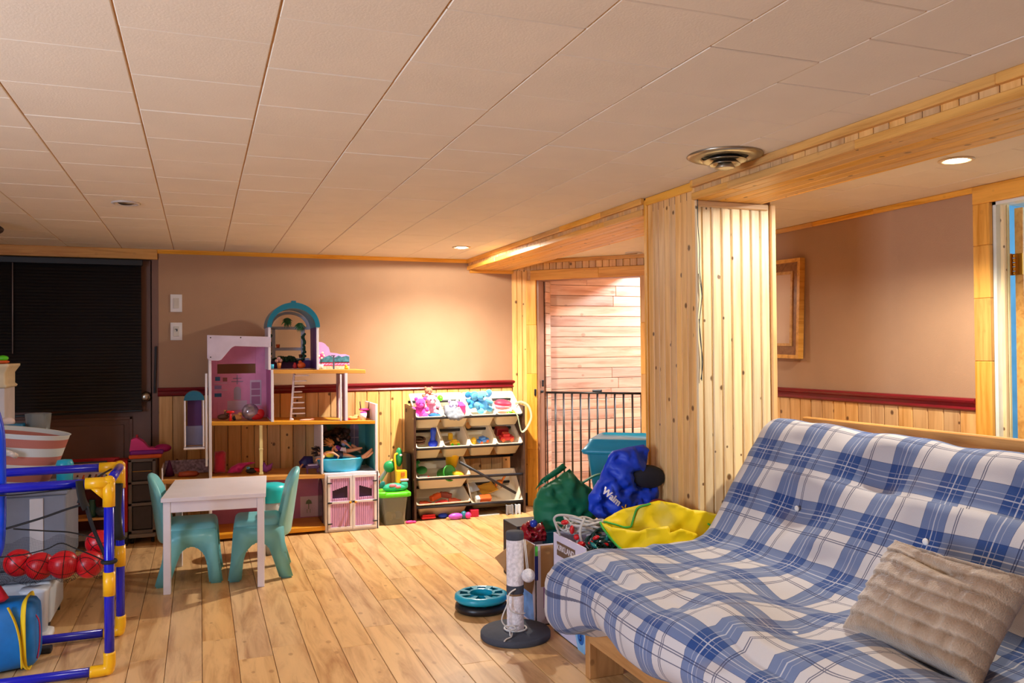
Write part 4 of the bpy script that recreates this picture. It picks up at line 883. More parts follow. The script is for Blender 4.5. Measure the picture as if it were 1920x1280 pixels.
toy('magenta_box', 'magenta toy box at right of second top bin', 'toy', None, [('box', HOTP, [('b', (0, 0, 0), (.05, .09, .06), .006)])], M=inb('a1', .055, .115, -.02)); toy('green_frog', 'small green toy at left of second top bin', 'toy', None, [('body', LIME, [('e', (0, 0, 0), (.02, .03, .02))])], M=inb('a1', -.075, .20, 0))
cloth('blue_cloth', 'small blue cloth in front of pink plush bear', 'cloth', [(-.05, 0), (-.01, .035), (.04, .04), (.055, .0), (.0, -.012)], BINM['a0'] @ MX((.04, .045, -.02)) @ R90.inverted(), P('cloth_blue', (30, 100, 176), .8), .016, .008)
pu = toy('toy_purse', 'pink and red toy purse in fourth top bin', 'purse', None, [('flap', P('purse_red', (200, 40, 70), .5), [('e', (0, 0, .016), (.066, .045, .028), (0, .1, 0))]), ('body', P('purse_pink', (230, 120, 140), .5), [('e', (-.004, .0, .0), (.070, .050, .026))])], M=inb('a3', -.01, .13, -.03))
bm = B(); tube(bm, smoothpts([(2.02, 5.47, .745), (2.06, 5.44, .735), (2.082, 5.395, .690), (2.095, 5.385, .62), (2.112, 5.383, .572), (2.15, 5.385, .60), (2.185, 5.39, .67), (2.178, 5.42, .745), (2.14, 5.46, .775), (2.10, 5.48, .765)], 6), .009, 8, flat=.2); tag(obj('bag_strap', bm, P('strap_sage', (168, 176, 136), .7), smooth=True), 'pale green strap looping over edge of fourth top bin', 'strap')
toy('green_yellow_ball', 'small green and yellow toy in fourth top bin', 'toy', None, [('green', LIME, [('e', (0, 0, 0), (.022, .018, .018))]), ('yellow', YEL, [('e', (.03, .004, .004), (.018, .016, .016))])], M=inb('a3', .02, .055, -.045))
def car(label, m1, m2, key, x, y, z, s=1, rz=0):
    return toy('toy_car', label, 'toy car', None, [('body', m1, [('b', (0, 0, .012*s), (.07*s, .036*s, .02*s), .006), ('b', (-.005*s, 0, .028*s), (.036*s, .03*s, .018*s), .006)])] + [('wheel', m2, [('c', [(sx*.022*s, sy*.018*s-.004, .006*s), (sx*.022*s, sy*.018*s+.004, .006*s)], .009*s)]) for sx in (-1, 1) for sy in (-1, 1)], M=inb(key, x, y, z, rz), group='toy cars in the rack')
toy('brown_basket', 'dark brown woven toy in second row first bin', 'toy', None, [('rim', BROWN, [('o', (0, 0, .02), .038, .009), ('o', (0, 0, .0), .034, .010)]), ('inside', DARK, [('e', (0, 0, -.005), (.03, .03, .012))])], M=inb('b0', -.045, .12, -.05)); toy('blue_rocket', 'blue toy rocket in second row first bin', 'toy', None, [('body', BLUE, [('l', [(0, 0), (.026, 0), (.024, .03), (.016, .06), (.022, .11), (.018, .13), (0, .132)])]), ('skirt', P('blue_bright', (20, 60, 230), .4), [('e', (0, -.01, .02), (.034, .03, .026))])], M=inb('b0', .050, .10, -.075))
car('small green and yellow toy car in second row second bin', YEL, LIME, 'b1', .01, .085, -.06, 1.0); bm = B(); torus(bm, (0, 0, 0), .058, .006); o = tag(obj('white_ring', bm, WHITE, smooth=True), 'white plastic ring around toy car in second row bin', 'toy ring'); o.matrix_world = inb('b1', 0, .10, -.075)
toy('toy_block', 'yellow toy block behind green and yellow car', 'toy', None, [('block', YEL, [('b', (0, 0, 0), (.03, .03, .045), .004)])], M=inb('b1', .0, .17, -.06)); toy('yellow_lion', 'yellow toy animal in second row third bin', 'toy', None, [('body', YEL, [('e', (0, 0, 0), (.022, .028, .022)), ('e', (-.004, -.02, .022), .017)])], M=inb('b2', -.045, .10, -.055))
car('orange and blue toy shuttle in second row third bin', P('shuttle_blue', (60, 120, 200), .4), ORANGE, 'b2', .025, .09, -.055, 1.15, .3); toy('tan_doll_head', 'tan toy face at back of second row third bin', 'toy', None, [('face', TAN, [('e', (0, 0, 0), (.022, .018, .026))])], M=inb('b2', -.05, .235, -.02))
car('red toy truck with orange ladder in second row fourth bin', RED, ORANGE, 'b3', .01, .10, -.055, 1.45); toy('red_toy_box', 'dark red toy box behind red toy truck', 'toy', None, [('box', P('dark_red', (150, 20, 26), .4), [('b', (0, 0, 0), (.09, .06, .06), .005)])], M=inb('b3', 0, .19, -.05))
def pail(label, m, key, x, y, z, s, castle=False, rx=0, rz=0):
    pr = [(0, 0), (.030*s, 0), (.042*s, .07*s), (.046*s, .07*s), (.046*s, .076*s), (.039*s, .076*s), (.027*s, .004*s), (0, .004*s)]
    parts = [('pail', m, [('l', pr)])]
    if castle: parts += [('turret', m, [('b', (.036*s*math.cos(a), .036*s*math.sin(a), .084*s), (.018*s, .012*s, .022*s), .002, 1, (0, 0, a))]) for a in [k*PI/3 for k in range(6)]]
    return toy('sand_pail', label, 'pail', None, parts, M=BINM[key] @ MX((x, y, z), (rx, .2, rz)))
pail('green sand pail on its side in the wide third row bin', P('pail_green', (50, 140, 40), .4), 'c0', .01, .10, -.06, 1.25, rx=.9, rz=.4); pail('yellow castle sand pail in wide third row bin', YEL, 'c0', .09, .14, -.03, 1.2, True, -.4, .2)
toy('yellow_shell', 'yellow sand mould right of the castle pail', 'toy', None, [('shell', YEL, [('e', (0, 0, 0), (.045, .03, .025), (0, .3, 0))])], M=inb('c0', .12, .06, -.035)); toy('green_dino', 'dark green toy at left of wide third row bin', 'toy', None, [('body', GREEN, [('e', (0, 0, 0), (.04, .03, .028)), ('c', smoothpts([(-.03, 0, .02), (-.04, 0, .05), (-.02, -.01, .065)], 4), [.012]*9)])], M=inb('c0', -.12, .14, -.045)); toy('grey_motor', 'small grey machine toy at front left of third row bin', 'toy', None, [('body', GREY, [('b', (0, 0, 0), (.06, .03, .025), .005)]), ('knob', RED, [('e', (.034, -.01, .004), .008)])], M=inb('c0', -.13, .055, -.04))
ro = random.Random(8)
for k, (x, y, z, m_, lb) in enumerate(((-.11, .07, -.05, P('brick_rust', (190, 70, 26), .5), 'rust orange toy block at left of bottom bin'), (-.03, .12, -.03, ORANGE, 'orange toy block leaning up in bottom bin middle'), (.05, .14, -.035, P('block_brown', (150, 60, 30), .5), 'brown toy block at back right of bottom bin'), (.0, .06, -.045, P('block_coral', (226, 60, 56), .5), 'coral red toy block at front of bottom bin'), (.10, .08, -.05, P('brick_rust', (190, 70, 26), .5), 'rust orange toy block at right of bottom bin'))):
    toy('toy_block', lb, 'toy block', None, [('block', m_, [('b', (0, 0, 0), (.085, .035, .035), .004), ('e', (0, 0, .018), (.02, .014, .006))])], M=inb('d0', x, y, z, ro.uniform(-.6, .6)), group='orange blocks in the bottom bin')
toy('orange_tractor', 'orange toy tractor in the tipped bottom right bin', 'toy', None, [('body', ORANGE, [('b', (0, 0, 0), (.085, .05, .045), .008)]), ('cab', P('cab_white', (220, 214, 206), .4), [('b', (-.055, 0, 0), (.03, .045, .04), .006)]), ('wheel', DARK, [('c', [(.02, -.03, -.02), (.02, .03, -.02)], .016)])], M=inb('d1', -.07, .06, -.055)); toy('yellow_folder', 'yellow folder lying in tipped bottom right bin', 'folder', None, [('cover', P('folder_ochre', (206, 150, 40), .5), [('b', (0, 0, 0), (.13, .10, .008), .002)])], M=inb('d1', -.03, .15, -.075, .3))
toy('toy_giraffe', 'small orange toy giraffe in tipped bottom right bin', 'toy', None, [('body', P('giraffe', (200, 110, 30), .5, .3, 40), [('e', (0, 0, 0), (.03, .016, .018)), ('c', [(.02, 0, .008), (.035, 0, .06)], .008), ('e', (.04, -.004, .066), (.014, .009, .009))] + [('c', [(sx*.02, sy*.009, 0), (sx*.02, sy*.009, -.045)], .005) for sx in (-1, 1) for sy in (-1, 1)])], M=inb('d1', .055, .17, -.03)); toy('grey_cards', 'grey card leaning at left of tipped bottom bin', 'card', None, [('card', P('card_blue_grey', (176, 186, 200), .5), [('b', (0, 0, 0), (.07, .09, .004), .001)])], M=inb('d1', -.14, .16, -.06, .2))
# toys under the rack
toy('red_scoop', 'red toy scoop on floor under left of toy rack', 'toy', (1.445, 5.44, 0), [('scoop', RED, [('b', (0, 0, .018), (.10, .05, .022), .010), ('b', (0, -.02, .034), (.09, .012, .012), .004)])]); toy('blue_disc', 'small blue toy on floor under toy rack', 'toy', (1.555, 5.46, 0), [('disc', BLUE, [('e', (0, 0, .016), (.035, .03, .016))])])
toy('purple_rattle', 'purple and pink rattle on floor under toy rack', 'toy', (1.62, 5.375, 0), [('handle', P('rattle_lilac', (196, 90, 206), .3), [('e', (0, 0, .022), (.052, .022, .022))]), ('tip', TAN, [('e', (-.055, 0, .012), (.014, .008, .008))]), ('band', P('rattle_teal', (40, 120, 140), .4), [('e', (.060, .005, .026), (.022, .022, .026))]), ('knob', HOTP, [('e', (.085, -.012, .024), .022)])]); toy('red_brick', 'red toy brick right of the purple rattle', 'toy', (1.765, 5.42, 0), [('brick', P('brick_red', (196, 20, 60), .4), [('b', (0, 0, .025), (.06, .04, .05), .004)])])
toy('white_card', 'white paper card on floor under toy rack', 'card', (1.87, 5.43, 0), [('card', P('card_white', (214, 208, 200), .5), [('b', (0, 0, .003), (.16, .05, .006), .001, 1, (0, 0, .1))])])
for (x, w, lb) in ((2.015, .05, 'left grey bracket block under toy rack'), (2.075, .035, 'right white bracket block under toy rack')):
    toy('bracket_block', lb, 'bracket', (x, 5.385, 0), [('side', GREY if x < 2.05 else P('block_white', (206, 212, 222), .4), [('b', (-w/2+.004, 0, .034), (.008, .03, .068), .002), ('b', (w/2-.004, 0, .034), (.008, .03, .068), .002), ('b', (0, .01, .034), (w, .010, .06), .002)])])
toy('pink_hair_clip', 'small hot pink clip on floor at left foot of rack', 'toy', (1.30, 5.37, 0), [('clip', HOTP, [('e', (0, 0, .010), (.03, .014, .010)), ('e', (.03, .004, .008), (.016, .012, .008))])])
toy('black_case', 'tall thin black case standing beside toy rack', 'case', (1.318, 5.52, 0), [('case', P('case_black', (24, 22, 24), .5), [('b', (0, 0, .225), (.030, .12, .45), .004)])])
# ---- clear bin with green lid and garden toys
cbn = thing('clear_bin', 'clear plastic bin with lime green lid beside toy rack', 'bin', (1.195, 5.44, 0))
bm = B(); rs = []
def rring(bm, cx, cy, w, l, z, r=.025, n=4):
    v = []
    for (sx, sy, a0) in ((1, 1, 0), (-1, 1, PI/2), (-1, -1, PI), (1, -1, 1.5*PI)):
        for k in range(n+1):
            a = a0+PI/2*k/n; v.append(bm.verts.new((cx+sx*(w/2-r)+r*math.cos(a), cy+sy*(l/2-r)+r*math.sin(a), z)))
    return v
def rloft(bm, specs, cap0=True, cap1=True):
    rs = [rring(bm, *s) for s in specs]
    for a, b_ in zip(rs, rs[1:]):
        n = len(a)
        for i in range(n): bm.faces.new((a[i], a[(i+1) % n], b_[(i+1) % n], b_[i])).smooth = True
    if cap0: bm.faces.new(rs[0][::-1])
    if cap1: bm.faces.new(rs[-1])
    bmesh.ops.recalc_face_normals(bm, faces=bm.faces[:])
BX, BY = 1.200, 5.445
rloft(bm, [(BX, BY, .135, .165, .002), (BX, BY, .172, .19, .18), (BX, BY, .176, .194, .186), (BX, BY, .166, .184, .182), (BX, BY, .128, .158, .006)], True, True); obj('bin_body', bm, P('bin_clear', (190, 196, 190), .15, .02, trans=.7), cbn, True)
bm = B(); rloft(bm, [(BX, BY, .205, .205, .184), (BX, BY, .210, .21, .192), (BX, BY, .208, .208, .212), (BX, BY, .19, .19, .214)]); obj('bin_lid', bm, LIME, cbn, True)
bm = B(); rbox(bm, (BX-.085, BY-.09, .206), (.05, .04, .034), .010, 3); obj('lid_handle', bm, LIME, cbn, True); bm = B(); rbox(bm, (BX+.09, BY-.09, .200), (.03, .03, .03), .006, 2); obj('lid_clip', bm, LIME, cbn, True)
ball('yellow_ball', 'yellow ball seen inside the clear bin', 'ball', (1.17, 5.42, .046), .030, P('ball_yellow', (206, 160, 60), .4)); ball('blue_ball', 'blue ball seen inside the clear bin', 'ball', (1.235, 5.42, .05), .026, P('ball_blue', (90, 140, 200), .4)); ball('beige_ball', 'small beige ball between balls in clear bin', 'ball', (1.203, 5.415, .05), .016, P('ball_beige', (170, 150, 110), .4))
toy('jade_boat', 'jade green toy boat on the lime green lid', 'toy', (1.215, 5.43, .214), [('hull', JADE, [('e', (0, 0, .022), (.085, .05, .030)), ('b', (.06, 0, .035), (.05, .06, .045), .012)]), ('fish', P('fish_pink', (226, 110, 130), .4), [('e', (-.02, -.035, .040), (.026, .014, .013)), ('e', (.012, -.045, .030), (.020, .012, .010))]), ('fin', P('fin_teal', (20, 110, 110), .4), [('e', (-.085, 0, .045), (.018, .010, .026), (0, .5, 0))])])
toy('yellow_castle', 'yellow toy castle block on jade boat', 'toy', (1.262, 5.445, .262), [('tower', YEL, [('b', (0, 0, .042), (.070, .05, .084), .004)]), ('brick_row', P('castle_orange', (200, 110, 30), .5), [('b', (.006, -.027, .06), (.026, .006, .028), .003)]), ('knob', P('castle_lilac', (190, 180, 220), .5), [('b', (.015, -.03, .022), (.055, .016, .014), .004)])])
toy('green_dinosaur', 'green toy dinosaur with yellow stem above the clear bin', 'toy', (1.245, 5.52, .33), [('body', P('dino_green', (20, 140, 80), .4), [('e', (-.045, 0, .035), (.042, .03, .040)), ('e', (.02, 0, .095), (.026, .024, .065))]), ('eye', WHITE, [('e', (.028, -.022, .11), (.010, .006, .008))]), ('stem', YEL, [('c', smoothpts([(-.004, -.03, -.04), (-.012, -.03, .04), (-.014, -.026, .11), (.006, -.02, .122)], 4), .007)])])
toy('grey_shovel', 'grey toy shovel leaning beside green dinosaur', 'toy', (1.14, 5.55, .22), [('blade', P('shovel_grey', (176, 180, 190), .4), [('c', [(0, 0, .05), (.055, 0, .13)], [.016, .012])]), ('handle', YEL, [('c', [(.055, 0, .13), (.085, 0, .19)], .007)])])
toy('white_red_carton', 'white and red toy carton behind clear bin', 'carton', (1.115, 5.60, 0), [('carton', P('carton_white', (244, 240, 232), .4), [('b', (-.005, 0, .16), (.07, .06, .32), .012), ('b', (-.035, 0, .345), (.04, .05, .10), .012)]), ('red_label', P('carton_red', (176, 16, 20), .4), [('b', (.0, -.030, .255), (.055, .004, .085), .001)]), ('flame', P('carton_flame', (230, 120, 60), .4), [('e', (-.008, -.033, .27), (.007, .002, .022))])])
# ================================================================== LEFT CORNER
TOWG = P('tower_grey', (118, 112, 114), .5, .03)
tw2 = thing('drawer_tower', 'narrow grey drawer tower beside the dollhouse', 'drawer tower', (-.325, 5.55, 0))
bm = B()
for bx in ((-.405, -.385, .06, .505), (-.272, -.252, .06, .505), (-.405, -.252, .490, .508), (-.405, -.252, .355, .372), (-.405, -.252, .225, .243), (-.405, -.252, .06, .078)): rbox(bm, ((bx[0]+bx[1])/2, 5.56, (bx[2]+bx[3])/2), (bx[1]-bx[0], .22, bx[3]-bx[2]), .002, 1)
obj('tower_frame', bm, TOWG, tw2)
for z0, z1 in ((.375, .488), (.246, .352), (.081, .222)):
    bm = B(); rbox(bm, (-.3285, 5.57, (z0+z1)/2), (.110, .21, z1-z0), .004); obj('drawer', bm, P('drawer_dark', (70, 64, 70), .4, .06, 20), tw2)
bm = B(); rbox(bm, (-.3285, 5.462, .432), (.110, .004, .003), .001); obj('gold_line', bm, BRASS, tw2)
bm = B(); rbox(bm, (-.328, 5.55, .048), (.150, .24, .022), .003); obj('base_board', bm, P('base_grey', (150, 140, 136), .5), tw2)
for sx in (-.385, -.27):
    for y in (5.47, 5.64):
        bm = B(); cyl(bm, (sx-.008, y, .0185), (sx+.008, y, .0185), .0185, 14); obj('caster', bm, DARK, tw2)
toy('toy_register', 'pink and purple toy on top of the grey drawer tower', 'toy', (-.315, 5.53, .508), [('tray', ORANGE, [('b', (.005, 0, .012), (.185, .16, .024), .008)]), ('body', P('reg_purple', (130, 20, 150), .35), [('b', (.012, 0, .036), (.19, .15, .026), .010)]), ('display', HOTP, [('p', [(-.085, .045), (-.075, .115), (-.045, .125), (-.01, .10), (.02, .062), (.09, .05)], -.05, .05, 'xz')]), ('antenna', P('ant_red', (200, 50, 60), .4), [('c', [(-.045, 0, .11), (-.045, 0, .14)], .007)]), ('nozzle', P('reg_magenta', (190, 20, 120), .4), [('e', (.10, -.01, .052), (.05, .04, .026))])])
ra = thing('play_stand', 'red play stand with picture board at the left', 'play stand', (-.57, 5.5, 0))
bm = B(); rbox(bm, (-.445, 5.50, .29), (.075, .16, .43), .004); obj('side_panel', bm, P('stand_red', (190, 14, 20), .45), ra); bm = B(); rbox(bm, (-.61, 5.56, .498), (.30, .03, .03), .004); obj('top_rail', bm, MATS['stand_red'], ra)
bm = B(); rbox(bm, (-.61, 5.57, .27), (.26, .012, .42), .002); obj('back_panel', bm, P('stand_dark_red', (96, 16, 22), .6), ra); bm = B(); rbox(bm, (-.66, 5.50, .17), (.36, .16, .014), .002); obj('shelf', bm, TOYW, ra); bm = B(); rbox(bm, (-.605, 5.50, .066), (.395, .2, .03), .003); obj('plinth', bm, P('base_grey', (150, 140, 136), .5), ra)
bm = B()
for sx in (-.78, -.42): 
    for y in (5.42, 5.58): rbox(bm, (sx, y, .026), (.03, .03, .052), .003)
tag(obj('feet', bm, DARK, ra), None, None, None, 'stuff')
bm = B(); rbox(bm, (-.615, 5.475, .442), (.19, .010, .125), .002); pc = obj('picture_board', bm, P('picture_frame_dark', (50, 40, 50), .5), ra); bm = B(); rbox(bm, (-.615, 5.469, .440), (.176, .003, .108), .0005, 1); obj('picture_sheet', bm, P('picture_sheet', (206, 186, 190), .6), pc)
for k, (m_, w) in enumerate(((BROWN, .012), (ORANGE, .012), (DARK, .018), (P('fox', (150, 70, 40), .5), .014), (P('fig_red', (170, 70, 50), .5), .012))):
    bm = B(); x = -.680+k*.033; ell(bm, (x, 5.466, .408), (w*.6, .002, .013), seg=10); ell(bm, (x+.003, 5.466, .424), (w*.4, .002, .006), seg=8); obj('printed_animal', bm, m_, pc)
toy('shelf_pot', 'dark round pot on the red play stand shelf', 'pot', (-.53, 5.46, .18), [('pot', P('pot_slate', (60, 66, 76), .4), [('l', [(0, 0), (.04, 0), (.055, .03), (.05, .055), (.045, .058), (0, .05)])]), ('lid', P('pot_maroon', (90, 24, 30), .5), [('e', (0, 0, .058), (.046, .046, .012))])]); toy('toy_jug', 'green toy jug on the red play stand shelf', 'jug', (-.60, 5.46, .18), [('jug', P('jug_green', (40, 84, 70), .4), [('l', [(0, 0), (.025, 0), (.022, .05), (.016, .09), (.02, .10), (0, .10)])])])
# clear drawers, striped basket, cups
dr = thing('storage_cart', 'frosted clear plastic drawer unit under striped basket', 'storage cart', (-.72, 4.02, 0))
FR = P('frosted_plastic', (150, 156, 172), .3, .05, 12, trans=.35)
bm = B(); rbox(bm, (-.73, 4.05, .41), (.42, .36, .30), .012, 3); obj('upper_drawer', bm, FR, dr, True); bm = B(); rbox(bm, (-.63, 3.868, .40), (.05, .006, .30), .002); obj('label_strip', bm, P('strip_frost', (200, 196, 196), .4), dr)
bm = B(); rbox(bm, (-.73, 4.05, .230), (.40, .34, .05), .010, 2); obj('middle_frame', bm, FR, dr, True); bm = B(); rbox(bm, (-.73, 4.05, .115), (.30, .34, .17), .012, 2); obj('lower_drawer', bm, P('drawer_white', (196, 204, 214), .35, .03), dr, True); bm = B(); rbox(bm, (-.73, 4.05, .57), (.43, .37, .02), .006, 2); obj('drawer_top', bm, FR, dr, True)
for x in (-.86, -.60):
    for y in (3.92, 4.18):
        bm = B(); cyl(bm, (x-.01, y, .018), (x+.01, y, .018), .018, 12); obj('caster', bm, DARK, dr)
wb = thing('white_tub', 'small translucent white tub standing behind the ball frame', 'tub', (-.615, 3.80, 0))
bm = B(); rloft(bm, [(-.625, 3.80, .085, .085, .012), (-.625, 3.80, .098, .098, .19), (-.625, 3.80, .105, .105, .20)]); obj('tub_body', bm, P('tub_milky', (214, 222, 234), .3, .02), wb, True); bm = B(); rloft(bm, [(-.620, 3.80, .105, .11, 0), (-.62, 3.80, .12, .12, .008), (-.62, 3.80, .118, .118, .024), (-.62, 3.80, .10, .10, .03)]); obj('tub_base', bm, P('tub_white', (230, 234, 240), .35), wb, True)
# striped basket leaning on the drawers (tilted)
def stripes(name):
    t = NT(name); tc = t.n('ShaderNodeTexCoord'); sx = t.n('ShaderNodeSeparateXYZ'); t.l(tc.outputs['Object'], sx.inputs[0])
    f = t.math('FRACT', t.math('MULTIPLY', sx.outputs[2], 1/.072)); t.l(t.ramp(f, [(0, lin((206, 214, 216))), (.5, lin((186, 118, 108)))], 'CONSTANT'), t.b.inputs['Base Color']); t.rgh(.8, .2)
    nz = t.n('ShaderNodeTexNoise', i_Scale=380.0); t.l(tc.outputs['Object'], nz.inputs['Vector']); t.bump(nz.outputs[0], .3, .002); return t.m
bk = bpy.data.objects.new('striped_basket', None); COL.objects.link(bk); bk.matrix_world = MX((-.765, 4.02, .590), (0, math.radians(8), 0)); tag(bk, 'pink and white striped fabric basket on plastic drawers', 'basket')
bm = B(); lathe(bm, [(0, .0), (.145, 0), (.185, .12), (.208, .232), (.212, .236), (.204, .232), (.180, .12), (.14, .006), (0, .006)], 40, (0, 0, 0), None, 0, 1, .85)
o = obj('basket_body', bm, stripes('basket_stripes'), bk, True)
bm = B(); tube(bm, smoothpts([(-.10, -.180, .15), (-.085, -.20, .165), (-.03, -.205, .172), (.03, -.20, .160), (.045, -.178, .15)], 5), .012, 8); obj('rope_handle', bm, P('rope_white', (214, 206, 200), .8, .2, 90, bump=.6, bscale=120), bk, True)
toy('clear_tumbler', 'clear plastic tumbler behind the striped basket', 'tumbler', (-.70, 4.35, .70), [('tumbler', CLEARP, [('l', [(.036, 0), (.055, .17), (.052, .17), (.033, .004), (0, .004)])])]); toy('blue_tissue_box', 'blue box with white tissue behind striped basket', 'box', (-.80, 4.30, .70), [('box', P('box_blue', (0, 120, 170), .4), [('b', (0, 0, .065), (.10, .09, .13), .006)]), ('tissue', P('tissue', (230, 210, 200), .8), [('e', (-.01, -.02, .14), (.03, .02, .022))])])
toy('wall_shelf_box', 'dark crate behind striped basket', 'crate', (-.78, 4.36, 0), [('crate', P('crate_dark', (56, 40, 36), .6), [('b', (0, 0, .35), (.30, .22, .70), .006)])])
toy('teal_cup', 'teal plastic cup standing on plastic drawers beside basket', 'cup', (-.535, 3.93, .58), [('cup', P('cup_teal', (20, 160, 190), .3), [('l', [(0, 0), (.030, 0), (.034, .10), (.028, .116), (0, .12)])])])
# cream cabinet post at far left edge
cp = thing('cream_cabinet', 'cream cabinet post with moulded cap at far left', 'cabinet', (-1.0, 4.78, 0))
CR = P('cream_paint', (222, 206, 170), .5); bm = B(); rbox(bm, (-1.045, 4.78, .49), (.30, .24, .98), .004); obj('cabinet_body', bm, P('cabinet_white', (214, 206, 204), .5), cp)
bm = B(); rloft(bm, [(-1.045, 4.78, .315, .255, .98, .01), (-1.045, 4.78, .325, .265, .99, .01), (-1.045, 4.78, .305, .245, 1.0, .01), (-1.045, 4.78, .305, .245, 1.055, .01), (-1.045, 4.78, .335, .275, 1.08, .01), (-1.045, 4.78, .345, .285, 1.088, .01), (-1.045, 4.78, .345, .285, 1.098, .01)]); obj('cap_moulding', bm, CR, cp)
toy('green_orange_toy', 'lime green and orange toy on cream cabinet', 'toy', (-.91, 4.70, 1.098), [('base', ORANGE, [('e', (0, 0, .010), (.03, .02, .010))]), ('top', LIME, [('e', (0, 0, .028), (.026, .018, .014))])])
# ---- ball frame of blue and yellow pipes
BLP = P('pipe_blue', (16, 28, 196), .22, .03); YLP = P('pipe_yellow', (240, 180, 20), .3, .03)
hf = thing('ball_frame', 'blue and yellow pipe frame holding net of red balls', 'ball frame', (-.65, 3.45, 0))
YF, YR, XR, XL, ZT = 3.255, 3.69, -.304, -1.15, .685
def pipe(a, b_, nm='pipe', m=BLP, r=.0165): bm = B(); cyl(bm, a, b_, r, 18); return obj(nm, bm, m, hf, True)
for y in (YF, YR):
    pipe((XR, y, .05), (XR, y, ZT-.03)); pipe((XL, y, .022), (XR-.03, y, .022)); pipe((XL, y, ZT), (XR-.03, y, ZT))
    bm = B(); cyl(bm, (XR, y, .285), (XR, y, .368), .0205, 18); obj('pipe_coupler', bm, YLP, hf, True)
    bm = B(); tube(bm, smoothpts([(XR, y, .085), (XR, y, .045), (XR-.006, y, .028), (XR-.024, y, .022), (XR-.062, y, .022)], 4), .0205, 16); ell(bm, (XR-.004, y, .024), .021); obj('corner_elbow', bm, YLP, hf, True)
    bm = B(); cyl(bm, (XR, y, ZT-.085), (XR, y, ZT+.012), .0205, 18); cyl(bm, (XR+.004, y, ZT), (XR-.075, y, ZT), .0205, 18); ell(bm, (XR, y, ZT+.004), .021); prism(bm, [(XR-.06, ZT-.016), (XR-.016, ZT-.06), (XR-.016, ZT-.016)], y-.008, y+.008, 'xz'); obj('corner_tee', bm, YLP, hf, True)
pipe((XR, YF+.02, ZT), (XR, YR-.02, ZT)); pipe((XL, YF, .02), (XL, YF, 1.0)); pipe((XL, YR, .02), (XL, YR, 1.0))
bm = B(); tube(bm, smoothpts([(-.665, 3.30, .45), (-.652, 3.30, .52), (-.650, 3.30, .75), (-.658, 3.30, .90), (-.70, 3.30, 1.0), (-.80, 3.30, 1.02)], 5), .021, 16); tag(obj('hoop_arm', bm, P('pipe_blue_bright', (10, 70, 226), .25), smooth=True), 'thick bright blue upright tube at the left picture edge', 'tube')
# net straps
BS = P('strap_black', (16, 16, 20), .75)
st = thing('net_sling', 'black net sling tied to ball frame', 'net', (-.5, 3.4, .4))
def strap(nm, pts, r=.010, fl=.35): bm = B(); tube(bm, smoothpts(pts, 5), r, 8, flat=fl); obj(nm, bm, BS, st, True)
strap('strap', [(-.395, YF-.02, .70), (-.392, YF-.022, .665), (-.385, YF-.02, .63), (-.375, YF-.012, .60)], .016, .4)
strap('strap', [(-.385, YF-.015, .615), (-.44, YF-.01, .60), (-.52, YF-.01, .575), (-.62, YF, .548)], .011); strap('strap', [(-.68, YF, .665), (-.60, YF-.01, .662), (-.50, YF-.012, .667), (-.42, YF-.015, .672)], .007)
strap('strap', [(-.375, YF-.01, .61), (-.362, YF, .55), (-.345, YF+.02, .49), (-.320, YF+.01, .43), (-.312, YF, .405)], .013); strap('strap', [(-.60, YF, .545), (-.50, YF+.02, .525), (-.43, YF+.04, .51), (-.35, YF+.05, .48)], .007)
strap('strap', [(-.66, YF, .452), (-.58, YF-.01, .455), (-.50, YF-.01, .468), (-.455, YF-.01, .485), (-.41, YF-.01, .463), (-.35, YF-.01, .43), (-.32, YF-.005, .41)], .006); bm = B(); torus(bm, (XR, YF, .405), .021, .007); obj('strap_loop', bm, BS, st, True)
strap('strap', [(-.31, YR-.02, .62), (-.315, YR-.05, .50), (-.305, YR-.06, .42), (-.30, YR-.02, .40)], .020, .5)
strap('strap', [(-.40, YF, .62), (-.39, YF+.1, .665), (-.36, YF+.2, .68), (-.33, YR-.06, .685)], .006)
def net_mat():
    t = NT('net_mesh'); t.b.inputs['Base Color'].default_value = lin((26, 16, 18)); t.rgh(.8, .2)
    tc = t.n('ShaderNodeTexCoord'); w1 = t.n('ShaderNodeTexWave', i_Scale=60.0); w2 = t.n('ShaderNodeTexWave', i_Scale=60.0, bands_direction='Z'); t.l(tc.outputs['Object'], w1.inputs[0]); t.l(tc.outputs['Object'], w2.inputs[0])
    t.l(t.math('MULTIPLY_ADD', t.math('GREATER_THAN', t.math('MAXIMUM', w1.outputs[1], w2.outputs[1]), .88), .5, .05), t.b.inputs['Alpha']); return t.m
bm = B(); NU, NV = 20, 12; V = []
for j in range(NV+1):
    v = j/NV; y = YF+.0+(YR-.02-YF)*v; row = []
    for i in range(NU+1):
        x = -.72+(.405)*i/NU; sag = math.sin(PI*v); zt = .425+.03*math.sin(PI*i/NU)*0
        row.append(bm.verts.new((x, y, zt-.115*sag**.7-.012*math.sin(i*1.1))))
    V.append(row)
for j in range(NV):
    for i in range(NU): bm.faces.new((V[j][i], V[j][i+1], V[j+1][i+1], V[j+1][i])).smooth = True
obj('net_cloth', bm, net_mat(), st, True)
